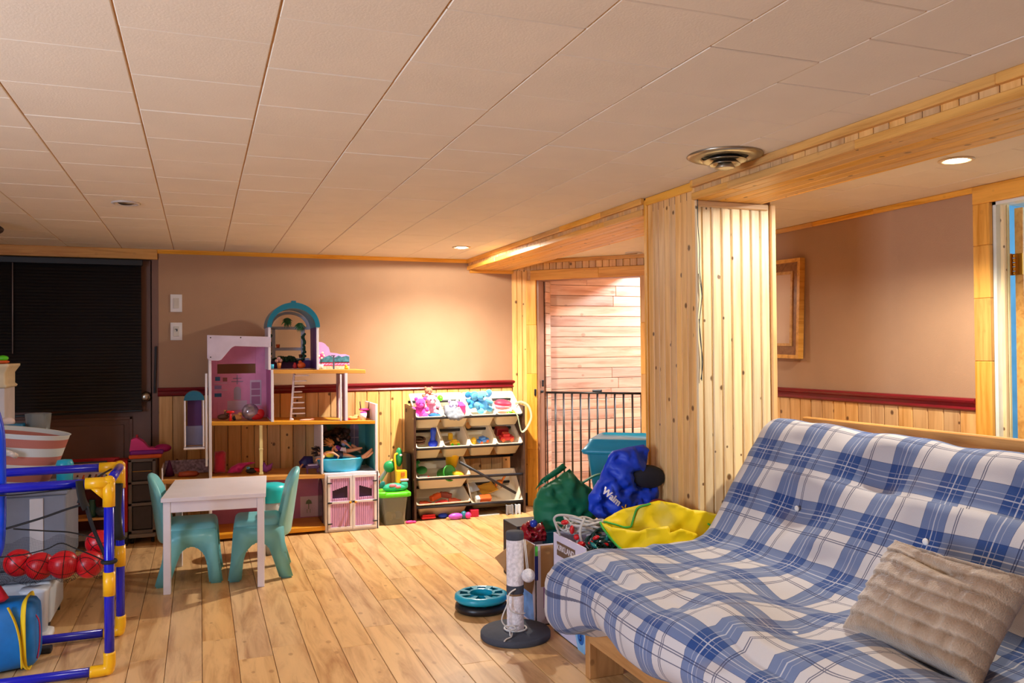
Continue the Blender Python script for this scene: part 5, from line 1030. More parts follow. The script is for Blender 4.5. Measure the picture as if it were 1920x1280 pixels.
def basketball_mat():
    t = NT('ball_red'); tc = t.n('ShaderNodeTexCoord'); s = t.n('ShaderNodeSeparateXYZ'); t.l(tc.outputs['Object'], s.inputs[0]); m = None
    for k in (0, 2):
        a = t.math('LESS_THAN', t.math('ABSOLUTE', s.outputs[k]), .0016); m = a if m is None else t.math('MAXIMUM', m, a)
    q = t.math('ABSOLUTE', t.math('SUBTRACT', t.math('ABSOLUTE', s.outputs[1]), t.math('ADD', .020, t.math('MULTIPLY', t.math('POWER', t.math('ABSOLUTE', s.outputs[2]), 2.0), 8.0)))); m = t.math('MAXIMUM', m, t.math('LESS_THAN', q, .0015))
    t.l(t.mix(m, lin((200, 10, 26)), lin((50, 6, 14))), t.b.inputs['Base Color']); t.rgh(.35); return t.m
BM_ = basketball_mat()
for (x, y, z, r, rt_, lb) in ((-.545, 3.41, .375, .049, (.3, .5, .2), 'leftmost of the round red balls in net sling'), (-.463, 3.37, .382, .050, (1.45, .1, .1), 'red ball with seam facing front, middle of net'), (-.382, 3.38, .372, .049, (.5, .9, .4), 'lower right red ball in net sling'), (-.358, 3.47, .430, .048, (.8, .2, .9), 'red ball piled highest at right of net'), (-.62, 3.45, .385, .049, (.2, .8, .4), 'dark shaded red ball at far left of net')):
    bm = B(); ell(bm, (0, 0, 0), r, seg=28); o = tag(obj('red_ball', bm, BM_, smooth=True), lb, 'ball', 'red balls in the net'); o.location = (x, y, z); o.rotation_euler = rt_
# blue bag with yellow trim on the floor, red bag behind it
bg = thing('blue_bag', 'blue zip bag with yellow trim on floor at left', 'bag', (-.72, 3.44, 0))
bm = B(); q = random.Random(3); n = 28; prof = []
secs = [(-1.02, .80), (-.95, .98), (-.80, 1.0), (-.68, 1.0), (-.60, .97), (-.573, .93), (-.560, .80)]
def bagring(x, s, grow=0):
    pts_ = []
    for k in range(n):
        a = 2*PI*k/n; c, s_ = math.cos(a), math.sin(a); ex = .55
        yy = 3.47+(.095*s+grow)*math.copysign(abs(c)**ex, c); zz = .128+(.126*s+grow)*math.copysign(abs(s_)**ex, s_)
        wob = .006*noise.noise(Vector((x*9, yy*9, zz*9))); pts_.append((x+.05*(zz-.12)*-.35, yy+wob, max(.001, zz+wob)))
    return pts_
R_ = [[bm.verts.new(p_) for p_ in bagring(x, s)] for x, s in secs]
for a, b_ in zip(R_, R_[1:]):
    for i in range(n): bm.faces.new((a[i], a[(i+1) % n], b_[(i+1) % n], b_[i])).smooth = True
bm.faces.new(R_[0][::-1]); bm.faces.new(R_[-1]); bmesh.ops.recalc_face_normals(bm, faces=bm.faces[:]); obj('bag_body', bm, P('bag_blue', (0, 110, 190), .55, .1, 14, bump=.2, bscale=30), bg, True)
BY_ = P('bag_yellow', (236, 200, 20), .7)
bm = B(); tube(bm, [Vector(p_) for p_ in bagring(-.592, .96, .005)], .013, 8, closed=True, flat=.35); obj('end_trim', bm, BY_, bg, True)
bm = B(); tube(bm, smoothpts([(-.595, 3.366, .03), (-.60, 3.366, .12), (-.615, 3.368, .19), (-.64, 3.38, .245)], 5), .012, 8, flat=.3); obj('front_trim', bm, BY_, bg, True)
bm = B(); tube(bm, smoothpts([(-.565, 3.43, .20), (-.55, 3.425, .17), (-.548, 3.42, .10), (-.556, 3.42, .04)], 5), .0025, 6); obj('cord_loop', bm, P('cord_pink', (190, 40, 90), .5), bg, True)
cloth('red_pouch', 'red pouch with black edge above the blue bag', 'pouch', [(-.80, .27), (-.72, .335), (-.665, .32), (-.640, .275), (-.655, .262), (-.72, .25)], MX((0, 3.40, 0)), P('pouch_red', (200, 20, 50), .6), .03, .006, .015)
toy('black_pad', 'small black pad on floor beside rear blue pipe', 'pad', (-.56, 3.60, 0), [('pad', DARK, [('b', (0, 0, .012), (.05, .04, .024), .005)])])
# ================================================================== FUTON
def plaid():
    t = NT('plaid_cotton'); uv = t.n('ShaderNodeUVMap'); s = t.n('ShaderNodeSeparateXYZ'); t.l(uv.outputs[0], s.inputs[0])
    W, K = (0, 0, 0, 1), (1, 1, 1, 1)
    masks = []
    for i, per in ((0, .205), (1, .200)):
        f = t.math('FRACT', t.math('DIVIDE', s.outputs[i], per))
        blue = t.ramp(f, [(0, W), (.30, K), (.72, W)], 'CONSTANT')
        navy = t.ramp(f, [(0, W), (.115, K), (.130, W), (.150, K), (.165, W), (.300, (.6,)*3), (.308, W), (.712, (.6,)*3), (.72, W)], 'CONSTANT')
        lite = t.ramp(f, [(0, W), (.42, (.5,)*3), (.432, W), (.495, K), (.515, W), (.575, (.5,)*3), (.587, W), (.86, (.0,)*3)], 'CONSTANT')
        masks.append((blue, navy, lite))
    a, b_ = masks
    both = t.math('MULTIPLY', a[0], b_[0]); one = t.math('MAXIMUM', a[0], b_[0])
    nz = t.n('ShaderNodeTexNoise', i_Scale=14.0, i_Detail=5.0); t.l(uv.outputs[0], nz.inputs['Vector'])
    base = t.mix(one, lin((192, 186, 188)), lin((102, 116, 152))); base = t.mix(both, base, lin((40, 70, 128)))
    base = t.mix(t.math('MULTIPLY', t.math('MAXIMUM', a[2], b_[2]), .55), base, lin((214, 212, 216))); base = t.mix(t.math('MULTIPLY', t.math('MAXIMUM', a[1], b_[1]), .8), base, lin((30, 42, 84)))
    st_ = t.n('ShaderNodeTexNoise', i_Scale=5.0, i_Detail=2.0); t.l(uv.outputs[0], st_.inputs['Vector'])
    base = t.mix(t.ramp(st_.outputs[0], [(.62, W), (.75, (.35, .35, .35))]), base, lin((150, 130, 112)))
    t.l(base, t.b.inputs['Base Color']); t.rgh(.9, .15); t.b.inputs['Sheen Weight'].default_value = .2
    w = t.n('ShaderNodeTexNoise', i_Scale=420.0); t.l(uv.outputs[0], w.inputs['Vector']); t.bump(w.outputs[0], .25, .002); return t.m
PLAID = plaid()
fu = thing('futon', 'wooden futon sofa with blue and white plaid mattress', 'futon', (1.55, 1.7, 0))
# mattress: closed cross-section (x,z) swept along y
top = [(1.110, .345), (1.135, .405), (1.19, .438), (1.27, .450), (1.38, .448), (1.52, .435), (1.64, .428), (1.72, .432), (1.775, .455), (1.825, .520), (1.885, .610), (1.945, .700), (2.005, .790), (2.05, .848), (2.095, .872), (2.150, .862), (2.185, .825), (2.185, .780)]
bot = [(2.135, .690), (2.055, .560), (1.975, .430), (1.90, .310), (1.82, .265), (1.68, .255), (1.50, .250), (1.36, .248), (1.24, .240), (1.16, .250), (1.122, .290)]
loop = smoothpts([(x, 0, z) for x, z in top+bot], 4, closed=True); NL = len(loop)
arc = [0.0]
for i in range(NL): arc.append(arc[-1]+(loop[(i+1) % NL]-loop[i]).length)
cx_ = [Vector((1.60, 0, .37)) if True else None]
y0m, y1m = .62, 2.70; NY = 120
me = bpy.data.meshes.new('mattress'); verts = []; 
cen = []
for i in range(NL):
    p_ = loop[i]
    # nearest point of the mid-line (seat run, then back run)
    if p_.x < 1.86 - (p_.z-.35)*.25: cen.append(Vector((min(max(p_.x, 1.22), 1.80), 0, .345)))
    else:
        a_, b_ = Vector((1.83, 0, .38)), Vector((2.10, 0, .79)); t_ = max(0, min(1, (p_-a_).dot(b_-a_)/(b_-a_).length_squared)); cen.append(a_.lerp(b_, t_))
tufts = [(1.42, yy) for yy in (2.28, 1.72, 1.15)] + [(1.60, yy) for yy in (2.0, 1.44)] + [(1.22, yy) for yy in (2.0, 1.44)]
btufts = [(.60, yy) for yy in (2.28, 1.75, 1.2)] + [(.75, 2.0), (.75, 1.45)]
for j in range(NY+1):
    y = y0m+(y1m-y0m)*j/NY; e = min((y-y0m), (y1m-y))/.10; k = math.sqrt(max(0, 1-(1-min(1, e))**2)) if e < 1 else 1.0; k = .12+.88*k
    for i in range(NL):
        p_ = loop[i]; c = cen[i]; v = c+(p_-c)*k
        nrm = (p_-c); nrm = nrm.normalized() if nrm.length > 1e-4 else Vector((0, 0, 1))
        amp = .011*noise.noise(Vector((p_.x*5.5, y*4.2, p_.z*5.5)))+.006*noise.noise(Vector((p_.x*14, y*9, p_.z*14+4)))
        if p_.z > .38 and p_.x < 1.72:
            for (tx, ty) in tufts: amp -= .034*math.exp(-(((p_.x-tx)/.085)**2+((y-ty)/.11)**2))
            amp += .012*math.sin((y-2.28)/.28*PI*1.0)*math.sin((p_.x-1.05)*9)
        elif p_.x > 1.74 and p_.z > .44 and p_.x < 2.04:
            for (tz, ty) in btufts: amp -= .026*math.exp(-(((p_.z-tz)/.07)**2+((y-ty)/.11)**2))
        if p_.x < 1.24: amp += .020*math.sin((y-2.55)*8.5)-.010
        # far end corner sags and rolls over the rail
        far = math.exp(-((y-2.62)/.20)**2); sag = 0
        v = v+nrm*amp; yy = y
        if p_.x < 1.55: v.z -= far*(.085 if p_.z < .34 else .012); v.x -= far*.0
        if p_.x > 1.95 and p_.z > .7: v.z -= (2.65-y)*.028
        verts.append((v.x, yy, v.z))
faces = []; uvs = []
for j in range(NY):
    for i in range(NL):
        i2 = (i+1) % NL; faces.append((j*NL+i, j*NL+i2, (j+1)*NL+i2, (j+1)*NL+i))
        ya, yb = (y0m+(y1m-y0m)*j/NY), (y0m+(y1m-y0m)*(j+1)/NY); ua, ub = arc[i], arc[i+1]
        uvs += [(ya, ua), (ya, ub), (yb, ub), (yb, ua)]
capa, capb = len(faces), len(faces)+1
faces.append(tuple(range(NL))); faces.append(tuple(NY*NL+i for i in range(NL))[::-1])
uvs += [(verts[i][0]+.05, verts[i][2]) for i in range(NL)]; uvs += [(verts[NY*NL+i][0]+.05, verts[NY*NL+i][2]) for i in range(NL)][::-1]
me.from_pydata(verts, [], faces); uvl = me.uv_layers.new(name='UVMap'); uvl.data.foreach_set('uv', [c for u in uvs for c in u]); me.polygons.foreach_set('use_smooth', [True]*len(faces)); me.materials.append(PLAID)
bm = bmesh.new(); bm.from_mesh(me); bmesh.ops.recalc_face_normals(bm, faces=bm.faces[:]); bm.to_mesh(me); bm.free()
mt = obj('mattress', me, PLAID, fu)
for (tx, ty) in tufts[:3]:
    bm = B(); ell(bm, (tx, ty, .411), (.010, .010, .006), seg=10); obj('tuft_button', bm, P('tuft_white', (224, 220, 216), .8), mt, True)
for (tz, ty) in btufts[:3]:
    bm = B(); ell(bm, (1.896, ty, tz-.004), (.006, .010, .010), seg=10); obj('tuft_button', bm, MATS['tuft_white'], mt, True)
# frame
piece('front_rail', fu, FUTW, (1.272, 1.66, .195), (1.90, .030, .140), ALY, .004); piece('rear_rail', fu, FUTW, (1.86, 1.66, .195), (1.90, .030, .14), ALY, .004)
for yy in (2.600, .72):
    piece('leg_board', fu, FUTW, (1.324, yy, .125), (.25, .034, .135), VERT, .003); piece('leg_board', fu, FUTW, (1.82, yy, .125), (.25, .034, .135), VERT, .003); piece('cross_rail', fu, FUTW, (1.57, yy, .20), (.40, .030, .10), (0, 0, 0), .003)
    bm = B(); cyl(bm, (1.345, yy-.018, .065), (1.345, yy-.013, .065), .007, 12); obj('bolt_hole', bm, P('hole_dark', (60, 30, 16), .7), fu)
for k in range(9): piece('seat_slat', fu, FUTW, (1.56, .80+k*.215, .250), (.60, .07, .016), (0, 0, 0), .003)
piece('back_top_rail', fu, FUTW, (2.235, 1.66, .835), (1.95, .028, .07), ALY, .004); piece('back_low_rail', fu, FUTW, (2.02, 1.66, .36), (1.95, .028, .07), ALY, .004)
for k in range(8): piece('back_slat', fu, FUTW, (2.140, .82+k*.235, .60), (.50, .06, .016), (0, -PI/2-math.atan2(.215, .475)+2*math.atan2(.215, .475), 0), .003)
for yy in (.72, 2.58): piece('back_post', fu, FUTW, (2.262, yy, .43), (.86, .05, .03), VERT, .004)
# ---- fur pillow leaning in the corner of seat and back
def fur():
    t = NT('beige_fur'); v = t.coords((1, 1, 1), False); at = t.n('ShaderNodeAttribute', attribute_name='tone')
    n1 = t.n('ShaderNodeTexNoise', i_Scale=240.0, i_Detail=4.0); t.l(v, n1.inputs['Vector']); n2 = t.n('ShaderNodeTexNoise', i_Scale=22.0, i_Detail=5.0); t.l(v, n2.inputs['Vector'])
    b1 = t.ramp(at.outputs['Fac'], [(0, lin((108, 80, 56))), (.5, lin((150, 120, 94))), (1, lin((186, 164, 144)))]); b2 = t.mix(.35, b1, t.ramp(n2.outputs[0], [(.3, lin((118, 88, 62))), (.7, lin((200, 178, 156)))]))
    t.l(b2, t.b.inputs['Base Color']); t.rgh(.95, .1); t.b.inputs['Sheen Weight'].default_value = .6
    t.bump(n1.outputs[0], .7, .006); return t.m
NP = 90; S_ = .215; verts = []; faces = []; tone = []
def pil(u, v, side):
    d = max(0, (1-abs(u)**2.6)*(1-abs(v)**2.6)); th = .092*d**.55
    cx = 1-.12*(1-abs(u)**2)*abs(v)**1.5; cy = 1-.10*(1-abs(v)**2)*abs(u)**1.5
    return u*S_*cy*.86, v*S_*cx*.68, th*side*.85
rp = random.Random(6); offs = [rp.random() for _ in range(12)]
for side in (1, -1):
    for j in range(NP+1):
        for i in range(NP+1):
            u, v = -1+2*i/NP, -1+2*j/NP; x, y, z = pil(u, v, side)
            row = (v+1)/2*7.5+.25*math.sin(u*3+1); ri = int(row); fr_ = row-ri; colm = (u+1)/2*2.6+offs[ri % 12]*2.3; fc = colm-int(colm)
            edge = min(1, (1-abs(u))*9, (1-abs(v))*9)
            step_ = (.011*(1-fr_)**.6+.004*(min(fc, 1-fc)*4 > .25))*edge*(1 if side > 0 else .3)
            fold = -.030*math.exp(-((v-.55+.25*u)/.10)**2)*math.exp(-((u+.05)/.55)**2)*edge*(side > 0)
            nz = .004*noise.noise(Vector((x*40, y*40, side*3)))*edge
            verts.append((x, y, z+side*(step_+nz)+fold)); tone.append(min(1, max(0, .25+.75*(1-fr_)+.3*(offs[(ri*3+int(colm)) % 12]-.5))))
def vid(s_, i, j): return s_*(NP+1)**2+j*(NP+1)+i
for j in range(NP):
    for i in range(NP):
        faces.append((vid(0, i, j), vid(0, i+1, j), vid(0, i+1, j+1), vid(0, i, j+1))); faces.append((vid(1, i+1, j), vid(1, i, j), vid(1, i, j+1), vid(1, i+1, j+1)))
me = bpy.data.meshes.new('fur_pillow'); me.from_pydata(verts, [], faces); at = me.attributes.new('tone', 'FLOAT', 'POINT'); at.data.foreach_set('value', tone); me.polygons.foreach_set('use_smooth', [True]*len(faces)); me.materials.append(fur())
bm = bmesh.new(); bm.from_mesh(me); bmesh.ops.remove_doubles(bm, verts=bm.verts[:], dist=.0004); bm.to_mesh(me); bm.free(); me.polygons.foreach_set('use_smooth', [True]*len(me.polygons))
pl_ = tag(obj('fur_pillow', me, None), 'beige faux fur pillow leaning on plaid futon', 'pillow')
# local x runs along the futon towards the camera, local y up the back
ux = Vector((.10, -.985, -.04)).normalized(); uy = Vector((.66, -.36, .66)); uy = (uy-ux*uy.dot(ux)).normalized(); uz = ux.cross(uy)
if uz.x > 0: uz = -uz; ux = -ux
ux = (ux-Vector((0, 0, 0))).normalized(); SH = .0
R3 = Matrix((ux, uy, uz)).transposed().to_4x4(); R3 = R3 @ Matrix.Rotation(math.radians(0), 4, 'Z')
pl_.matrix_world = Matrix.Translation((1.622, 1.478, .522)) @ R3
# ================================================================== CAT THINGS
SIS = P('sisal_white', (232, 226, 232), .9, .12, 70, bump=1.0, bscale=150); CHAR = P('charcoal_felt', (66, 70, 82), .85, .06, 30, bump=.3, bscale=160); ROPE = P('rope_pale', (222, 218, 214), .8)
ct = thing('scratching_post', 'white scratching post on round charcoal base', 'scratching post', (1.175, 3.085, 0))
px, py = 1.175, 3.085
bm = B(); lathe(bm, [(0, .0), (.136, .0), (.140, .004), (.140, .022), (.136, .027), (0, .028)], 56, (px, py, 0)); obj('base_disc', bm, CHAR, ct, True)
bm = B(); lathe(bm, [(.034, .028), (.0345, .165), (.033, .168)], 28, (px, py, 0)); obj('lower_sleeve', bm, SIS, ct, True)
bm = B(); lathe(bm, [(.030, .160), (.030, .185)], 24, (px, py, 0)); obj('bare_tube', bm, P('card_tube', (150, 116, 80), .8), ct, True)
bm = B(); lathe(bm, [(.034, .176), (.035, .180), (.035, .206), (.034, .208)], 28, (px, py, 0)); obj('middle_band', bm, CHAR, ct, True)
bm = B(); lathe(bm, [(.034, .206), (.0345, .39)], 28, (px, py, 0)); obj('upper_sleeve', bm, SIS, ct, True)
bm = B(); lathe(bm, [(.035, .388), (.0365, .392), (.0365, .412), (.033, .419), (0, .420)], 28, (px, py, 0)); obj('top_cap', bm, CHAR, ct, True)
bm = B()
for dx in (-.003, .003): tube(bm, [(px+.030+dx, py-.030, .39), (px+.040+dx, py-.036, .27)], .0016, 6)
obj('ball_string', bm, ROPE, ct); bm = B(); ell(bm, (px+.041, py-.040, .248), .027, seg=22); obj('hanging_ball', bm, P('ball_knit', (226, 222, 226), .9, .1, 120, bump=.8, bscale=200), ct, True)
bm = B(); tube(bm, smoothpts([(px-.012, py-.038, .20), (px-.040, py-.040, .185), (px-.050, py-.042, .145), (px-.070, py-.045, .105), (px-.072, py-.045, .08), (px-.05, py-.05, .055), (px-.025, py-.055, .045)], 5), .0028, 6)
tube(bm, smoothpts([(px-.045, py-.040, .175), (px-.040, py-.042, .125), (px-.010, py-.042, .105), (px+.030, py-.030, .098)], 5), .0024, 6)
tube(bm, smoothpts([(px-.05, py-.075, .032), (px-.045, py-.06, .045), (px-.02, py-.055, .05), (px-.03, py-.045, .06), (px-.055, py-.04, .055)], 5), .003, 6); torus(bm, (px, py, .034), .044, .0035); tube(bm, smoothpts([(px-.035, py-.055, .036), (px-.05, py-.085, .032), (px-.075, py-.10, .031), (px-.09, py-.115, .030)], 4), .0028, 6)
tag(obj('loose_rope', bm, ROPE, ct, True), None, None, None, 'stuff')
tk = thing('track_toy', 'turquoise and black two tier cat track toy on floor', 'cat toy', (1.157, 3.44, 0))
TQ = P('turquoise', (24, 160, 190), .3, .02); tx, ty = 1.157, 3.46; BK = P('track_black', (26, 26, 32), .35)
def trackring(z, name, mat, holes=True, R0=.050, R1=.112, hgt=.030):
    bm = B(); seg = 64
    prof = [(R0, z+hgt*.8), (R0-.004, z+hgt*.2), (R0+.004, z), (R1-.006, z), (R1+.004, z+hgt*.35), (R1+.002, z+hgt*.8), (R1-.012, z+hgt*1.05)]
    lathe(bm, prof, seg, (tx, ty, 0)); 
    # roof ring with window gaps
    rin, rout, zt = R0-.0, R1-.012, z+hgt*1.05
    for k in range(seg):
        a0, a1 = 2*PI*k/seg, 2*PI*(k+1)/seg; gap = holes and (k % 8) in (2, 3, 4, 5, 6)
        bands = [(rin, rin+.010), (rout-.008, rout)] if gap else [(rin, rout)]
        for (ra_, rb_) in bands:
            za = zt-.0-(.006 if ra_ == rin else 0); zb = zt
            vs = [bm.verts.new((tx+r_*math.cos(a), ty+r_*math.sin(a), z_)) for r_, a, z_ in ((ra_, a0, zt-.003), (rb_, a0, zt), (rb_, a1, zt), (ra_, a1, zt-.003))]; bm.faces.new(vs)
    bmesh.ops.remove_doubles(bm, verts=bm.verts[:], dist=1e-5); return obj(name, bm, mat, tk, False)
trackring(.002, 'lower_track', BK, True, .050, .112, .034); trackring(.044, 'upper_track', TQ, True, .050, .114, .032)
bm = B(); lathe(bm, [(.050, .002), (.048, .044), (.050, .076)], 40, (tx, ty, 0)); obj('hub', bm, TQ, tk, True)
# ================================================================== BOXES AND BAGS BY THE COLUMN
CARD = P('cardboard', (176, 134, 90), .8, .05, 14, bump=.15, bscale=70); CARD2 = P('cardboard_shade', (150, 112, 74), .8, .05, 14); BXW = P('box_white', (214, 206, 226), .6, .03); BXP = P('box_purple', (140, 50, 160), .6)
b1 = thing('diaper_box', 'white and purple cardboard box with open brown flaps', 'box', (1.40, 3.30, 0))
bm = B()
for bx in ((1.295, 1.301, 3.165, 3.44, 0, .335), (1.295, 1.56, 3.165, 3.171, 0, .335), (1.295, 1.56, 3.434, 3.44, 0, .335), (1.554, 1.56, 3.165, 3.44, 0, .335), (1.295, 1.56, 3.165, 3.44, 0, .006)): rbox(bm, ((bx[0]+bx[1])/2, (bx[2]+bx[3])/2, (bx[4]+bx[5])/2), (bx[1]-bx[0], bx[3]-bx[2], bx[5]-bx[4]), .0008, 1)
bd = obj('box_body', bm, BXW, b1)
bm = B(); rbox(bm, (1.385, 3.1635, .245), (.13, .002, .17), .0003, 1); obj('brown_flap', bm, CARD, b1); bm = B(); prism(bm, [(1.296, .332), (1.245, .368), (1.13, .292), (1.20, .20), (1.265, .255)], 3.195, 3.199, 'xz'); obj('brown_flap', bm, CARD, b1)
bm = B(); prism(bm, [(1.298, .333), (1.27, .345), (1.215, .255), (1.235, .17), (1.285, .13), (1.298, .2)], 3.175, 3.179, 'xz'); obj('brown_flap', bm, CARD2, b1)
bm = B(); rbox(bm, (1.356, 3.1615, .115), (.05, .002, .085), .0003, 1); obj('purple_label', bm, BXP, b1)
bm = B(); rbox(bm, (1.2995, 3.1615, .24), (.014, .003, .10), .0003, 1); obj('blue_edge', bm, P('edge_blue', (30, 40, 130), .6), b1); bm = B(); rbox(bm, (1.2995, 3.1615, .31), (.012, .003, .04), .0003, 1); obj('green_edge', bm, P('edge_green', (80, 200, 80), .6), b1)
text('printed_numeral', '1', .072, MX((1.345, 3.1635, .052), (PI/2, 0, 0)), P('numeral_plum', (150, 60, 130), .6), b1, .0006, .003); bm = B(); rbox(bm, (1.392, 3.1625, .055), (.036, .001, .044), .0003, 1); obj('printed_badge', bm, P('badge_pale', (190, 176, 206), .6), b1); text('printed_line', 'PLUS', .012, MX((1.392, 3.1615, .066), (PI/2, 0, 0)), DARK, b1, .0004); text('printed_line', 'MAX', .014, MX((1.392, 3.1615, .050), (PI/2, 0, 0)), DARK, b1, .0004)
bm = B(); prism(bm, [(3.18, .01), (3.42, .01), (3.42, .20), (3.36, .26), (3.28, .20), (3.2, .15)], 1.2925, 1.2945, 'yz'); obj('printed_picture', bm, P('pic_blue', (120, 160, 220), .5, .3, 12), b1)
cloth('red_tinsel', 'crumpled red gift foil in the open brown box', 'gift foil', [(1.285, .33), (1.29, .39), (1.325, .41), (1.35, .375), (1.385, .40), (1.40, .34), (1.39, .315), (1.31, .315)], MX((0, 3.30, 0)), P('foil_red', (140, 6, 30), .22), .035, .045, .008, 30); toy('teal_gift_box', 'small teal box among red foil in brown box', 'box', (1.425, 3.29, .29), [('box', P('gift_teal', (10, 90, 110), .4), [('b', (0, 0, .03), (.07, .05, .08), .004)])]); ball('blue_bauble', 'shiny blue bauble on the red gift foil', 'bauble', (1.335, 3.275, .40), .017, P('bauble', (30, 60, 170), .15))
b2 = thing('store_box', 'white printed carton behind the end of futon', 'box', (1.44, 2.95, 0))
KX0, KX1, KY0, KY1, KZ = 1.345, 1.62, 2.79, 3.09, .40
bm = B()
for bx in ((KX0, KX0+.005, KY0, KY1, 0, KZ), (KX1-.005, KX1, KY0, KY1, 0, KZ), (KX0, KX1, KY0, KY0+.005, 0, KZ-.02), (KX0, KX1, KY1-.005, KY1, 0, KZ), (KX0, KX1, KY0, KY1, 0, .005)): rbox(bm, ((bx[0]+bx[1])/2, (bx[2]+bx[3])/2, (bx[4]+bx[5])/2), (bx[1]-bx[0], bx[3]-bx[2], bx[5]-bx[4]), .0008, 1)
obj('carton_body', bm, BXW, b2)
MKX = Matrix(((0, 0, -1, 0), (-1, 0, 0, 0), (0, 1, 0, 0), (0, 0, 0, 1)))     # text on the face towards -x
bm = B(); rbox(bm, (KX0-.001, 2.965, .345), (.002, .17, .055), .0003, 1); obj('printed_panel', bm, P('panel_brown', (110, 84, 66), .6), b2); text('printed_name', 'KIRKLAND', .034, Matrix.Translation((KX0-.0026, 2.965, .350)) @ MKX, WHITE, b2, .0005)
bm = B(); ell(bm, (KX0-.001, 2.835, .055), (.001, .034, .034), seg=20); obj('printed_disc', bm, P('disc_blue', (40, 110, 190), .6), b2); text('printed_numeral', '3', .050, Matrix.Translation((KX0-.0026, 2.835, .055)) @ MKX, P('numeral_navy', (20, 40, 90), .6), b2, .0004)
bm = B(); prism(bm, [(3.085, .02), (3.02, .02), (2.97, .06), (2.93, .12), (2.96, .13), (3.0, .10), (3.03, .16), (3.06, .22), (3.085, .26)], KX0-.002, KX0, 'yz'); obj('printed_baby', bm, P('baby_print', (196, 140, 128), .6, .2, 16), b2); bm = B(); prism(bm, [(2.80, .0), (2.80, .16), (2.88, .20), (2.96, .14), (2.90, .08), (2.86, .0)], KX0-.0015, KX0-.0005, 'yz'); obj('printed_sky', bm, P('sky_print', (140, 190, 230), .6, .1, 14), b2)
# cord bundle and tangle of lights in that box
q = random.Random(12); cw = thing('cord_bundle', 'bundle of looped white plastic cord on the carton', 'cord', (1.5, 2.95, .40))
CW = P('cord_white', (190, 186, 184), .35)
for k in range(11):
    cxx, cyy, cz = 1.45+q.uniform(-.03, .025), 3.00+q.uniform(-.03, .03), .430+q.uniform(-.012, .03); a_ = q.uniform(.06, .10); b_ = q.uniform(.04, .07); tl = q.uniform(-.5, .3); yw = q.uniform(-.7, .3)
    bm = B(); pts_ = []
    for i in range(26):
        a = 2*PI*i/26; v = Vector((a_*math.cos(a), b_*math.sin(a), .012*math.sin(a*2+k))); v.rotate(Euler((tl, .10, yw))); pts_.append(v+Vector((cxx, cyy, cz)))
    tube(bm, pts_, .0050, 7, closed=True); obj('cord_loop', bm, CW, cw, True)
bm = B(); tube(bm, smoothpts([(1.345, 3.02, .40), (1.33, 3.03, .445), (1.325, 3.03, .47), (1.345, 3.02, .482), (1.40, 3.0, .475), (1.45, 2.98, .45)], 5), .005, 7); tube(bm, smoothpts([(1.40, 2.93, .38), (1.385, 2.92, .42), (1.39, 2.92, .455), (1.41, 2.93, .48)], 5), .005, 7); obj('loose_cord', bm, CW, cw, True)
for (p_, r_) in (((1.352, 2.99, .458), (.016, .012, .010)), ((1.372, 2.965, .432), (.010, .010, .018)), ((1.385, 2.91, .385), (.018, .012, .012)), ((1.375, 2.93, .41), (.012, .012, .012))):
    bm = B(); ell(bm, p_, r_, seg=10); obj('red_plug', bm, P('plug_red', (206, 30, 40), .35), cw, True)
lt = thing('string_lights', 'tangle of dark green string lights in white carton', 'string lights', (1.5, 2.9, .38)); GW = P('light_wire_green', (14, 54, 50), .25, .2, 20)
for k in range(16):
    bm = B(); c = Vector((1.47+q.uniform(-.06, .08), 2.885+q.uniform(-.05, .05), .375+q.uniform(-.015, .045))); pts_ = []
    ax = Euler((q.uniform(-1.2, 1.2), q.uniform(-1.2, 1.2), q.uniform(0, 3)))
    for i in range(16): v = Vector((.045*math.cos(2*PI*i/16)*q.uniform(.9, 1.1), .035*math.sin(2*PI*i/16), 0)); v.rotate(ax); pts_.append(c+v)
    tube(bm, pts_, .0045, 6, closed=True); obj('wire_loop', bm, GW, lt, True)
for k in range(14):
    bm = B(); c = (1.46+q.uniform(-.07, .09), 2.865+q.uniform(-.05, .05), .395+q.uniform(-.01, .035)); ell(bm, c, (.008, .008, .016), (q.uniform(-1, 1), q.uniform(-1, 1), 0), 8); obj('bulb', bm, RED if k % 3 == 0 else P('bulb_teal', (20, 110, 110), .15), lt, True)
# teal storage tub with lid, behind the column corner
TT = P('tub_teal', (16, 152, 190), .35, .03); tcx, tcy = 0, 0
tt = thing('storage_tub', 'teal plastic storage tub with lid beside column', 'storage tub', (2.08, 3.66, 0), math.atan2(-.6, .8), local=True)
bm = B(); rloft(bm, [(tcx, tcy, .42, .30, .36, .03), (tcx, tcy, .49, .37, .625, .03), (tcx, tcy, .51, .39, .635, .03)]); obj('tub_body', bm, TT, tt, True)
bm = B(); rloft(bm, [(tcx, tcy, .53, .41, .632, .03), (tcx, tcy, .54, .42, .648, .03), (tcx, tcy, .52, .40, .658, .03), (tcx, tcy, .48, .36, .682, .03), (tcx, tcy, .47, .35, .700, .03), (tcx, tcy, .45, .33, .704, .03), (tcx, tcy, .43, .31, .694, .03)]); obj('tub_lid', bm, TT, tt, True)
bm = B(); tube(bm, smoothpts([(-.10, -.178, .545), (-.09, -.182, .585), (-.02, -.186, .60), (.06, -.182, .585), (.08, -.178, .55)], 5), .007, 8); obj('moulded_handle', bm, TT, tt, True)
o = toy('tub_stand', 'dark crate under the teal storage tub', 'crate', (2.08, 3.66, 0), [('crate', P('crate_navy', (26, 26, 40), .6), [('b', (0, 0, .18), (.40, .28, .358), .008)])], (0, 0, math.atan2(-.6, .8)))
toy('navy_box', 'dark navy box on the floor behind brown box', 'box', (1.625, 3.90, 0), [('box', P('box_navy', (24, 24, 40), .6), [('b', (0, 0, .137), (.33, .20, .274), .004)])])
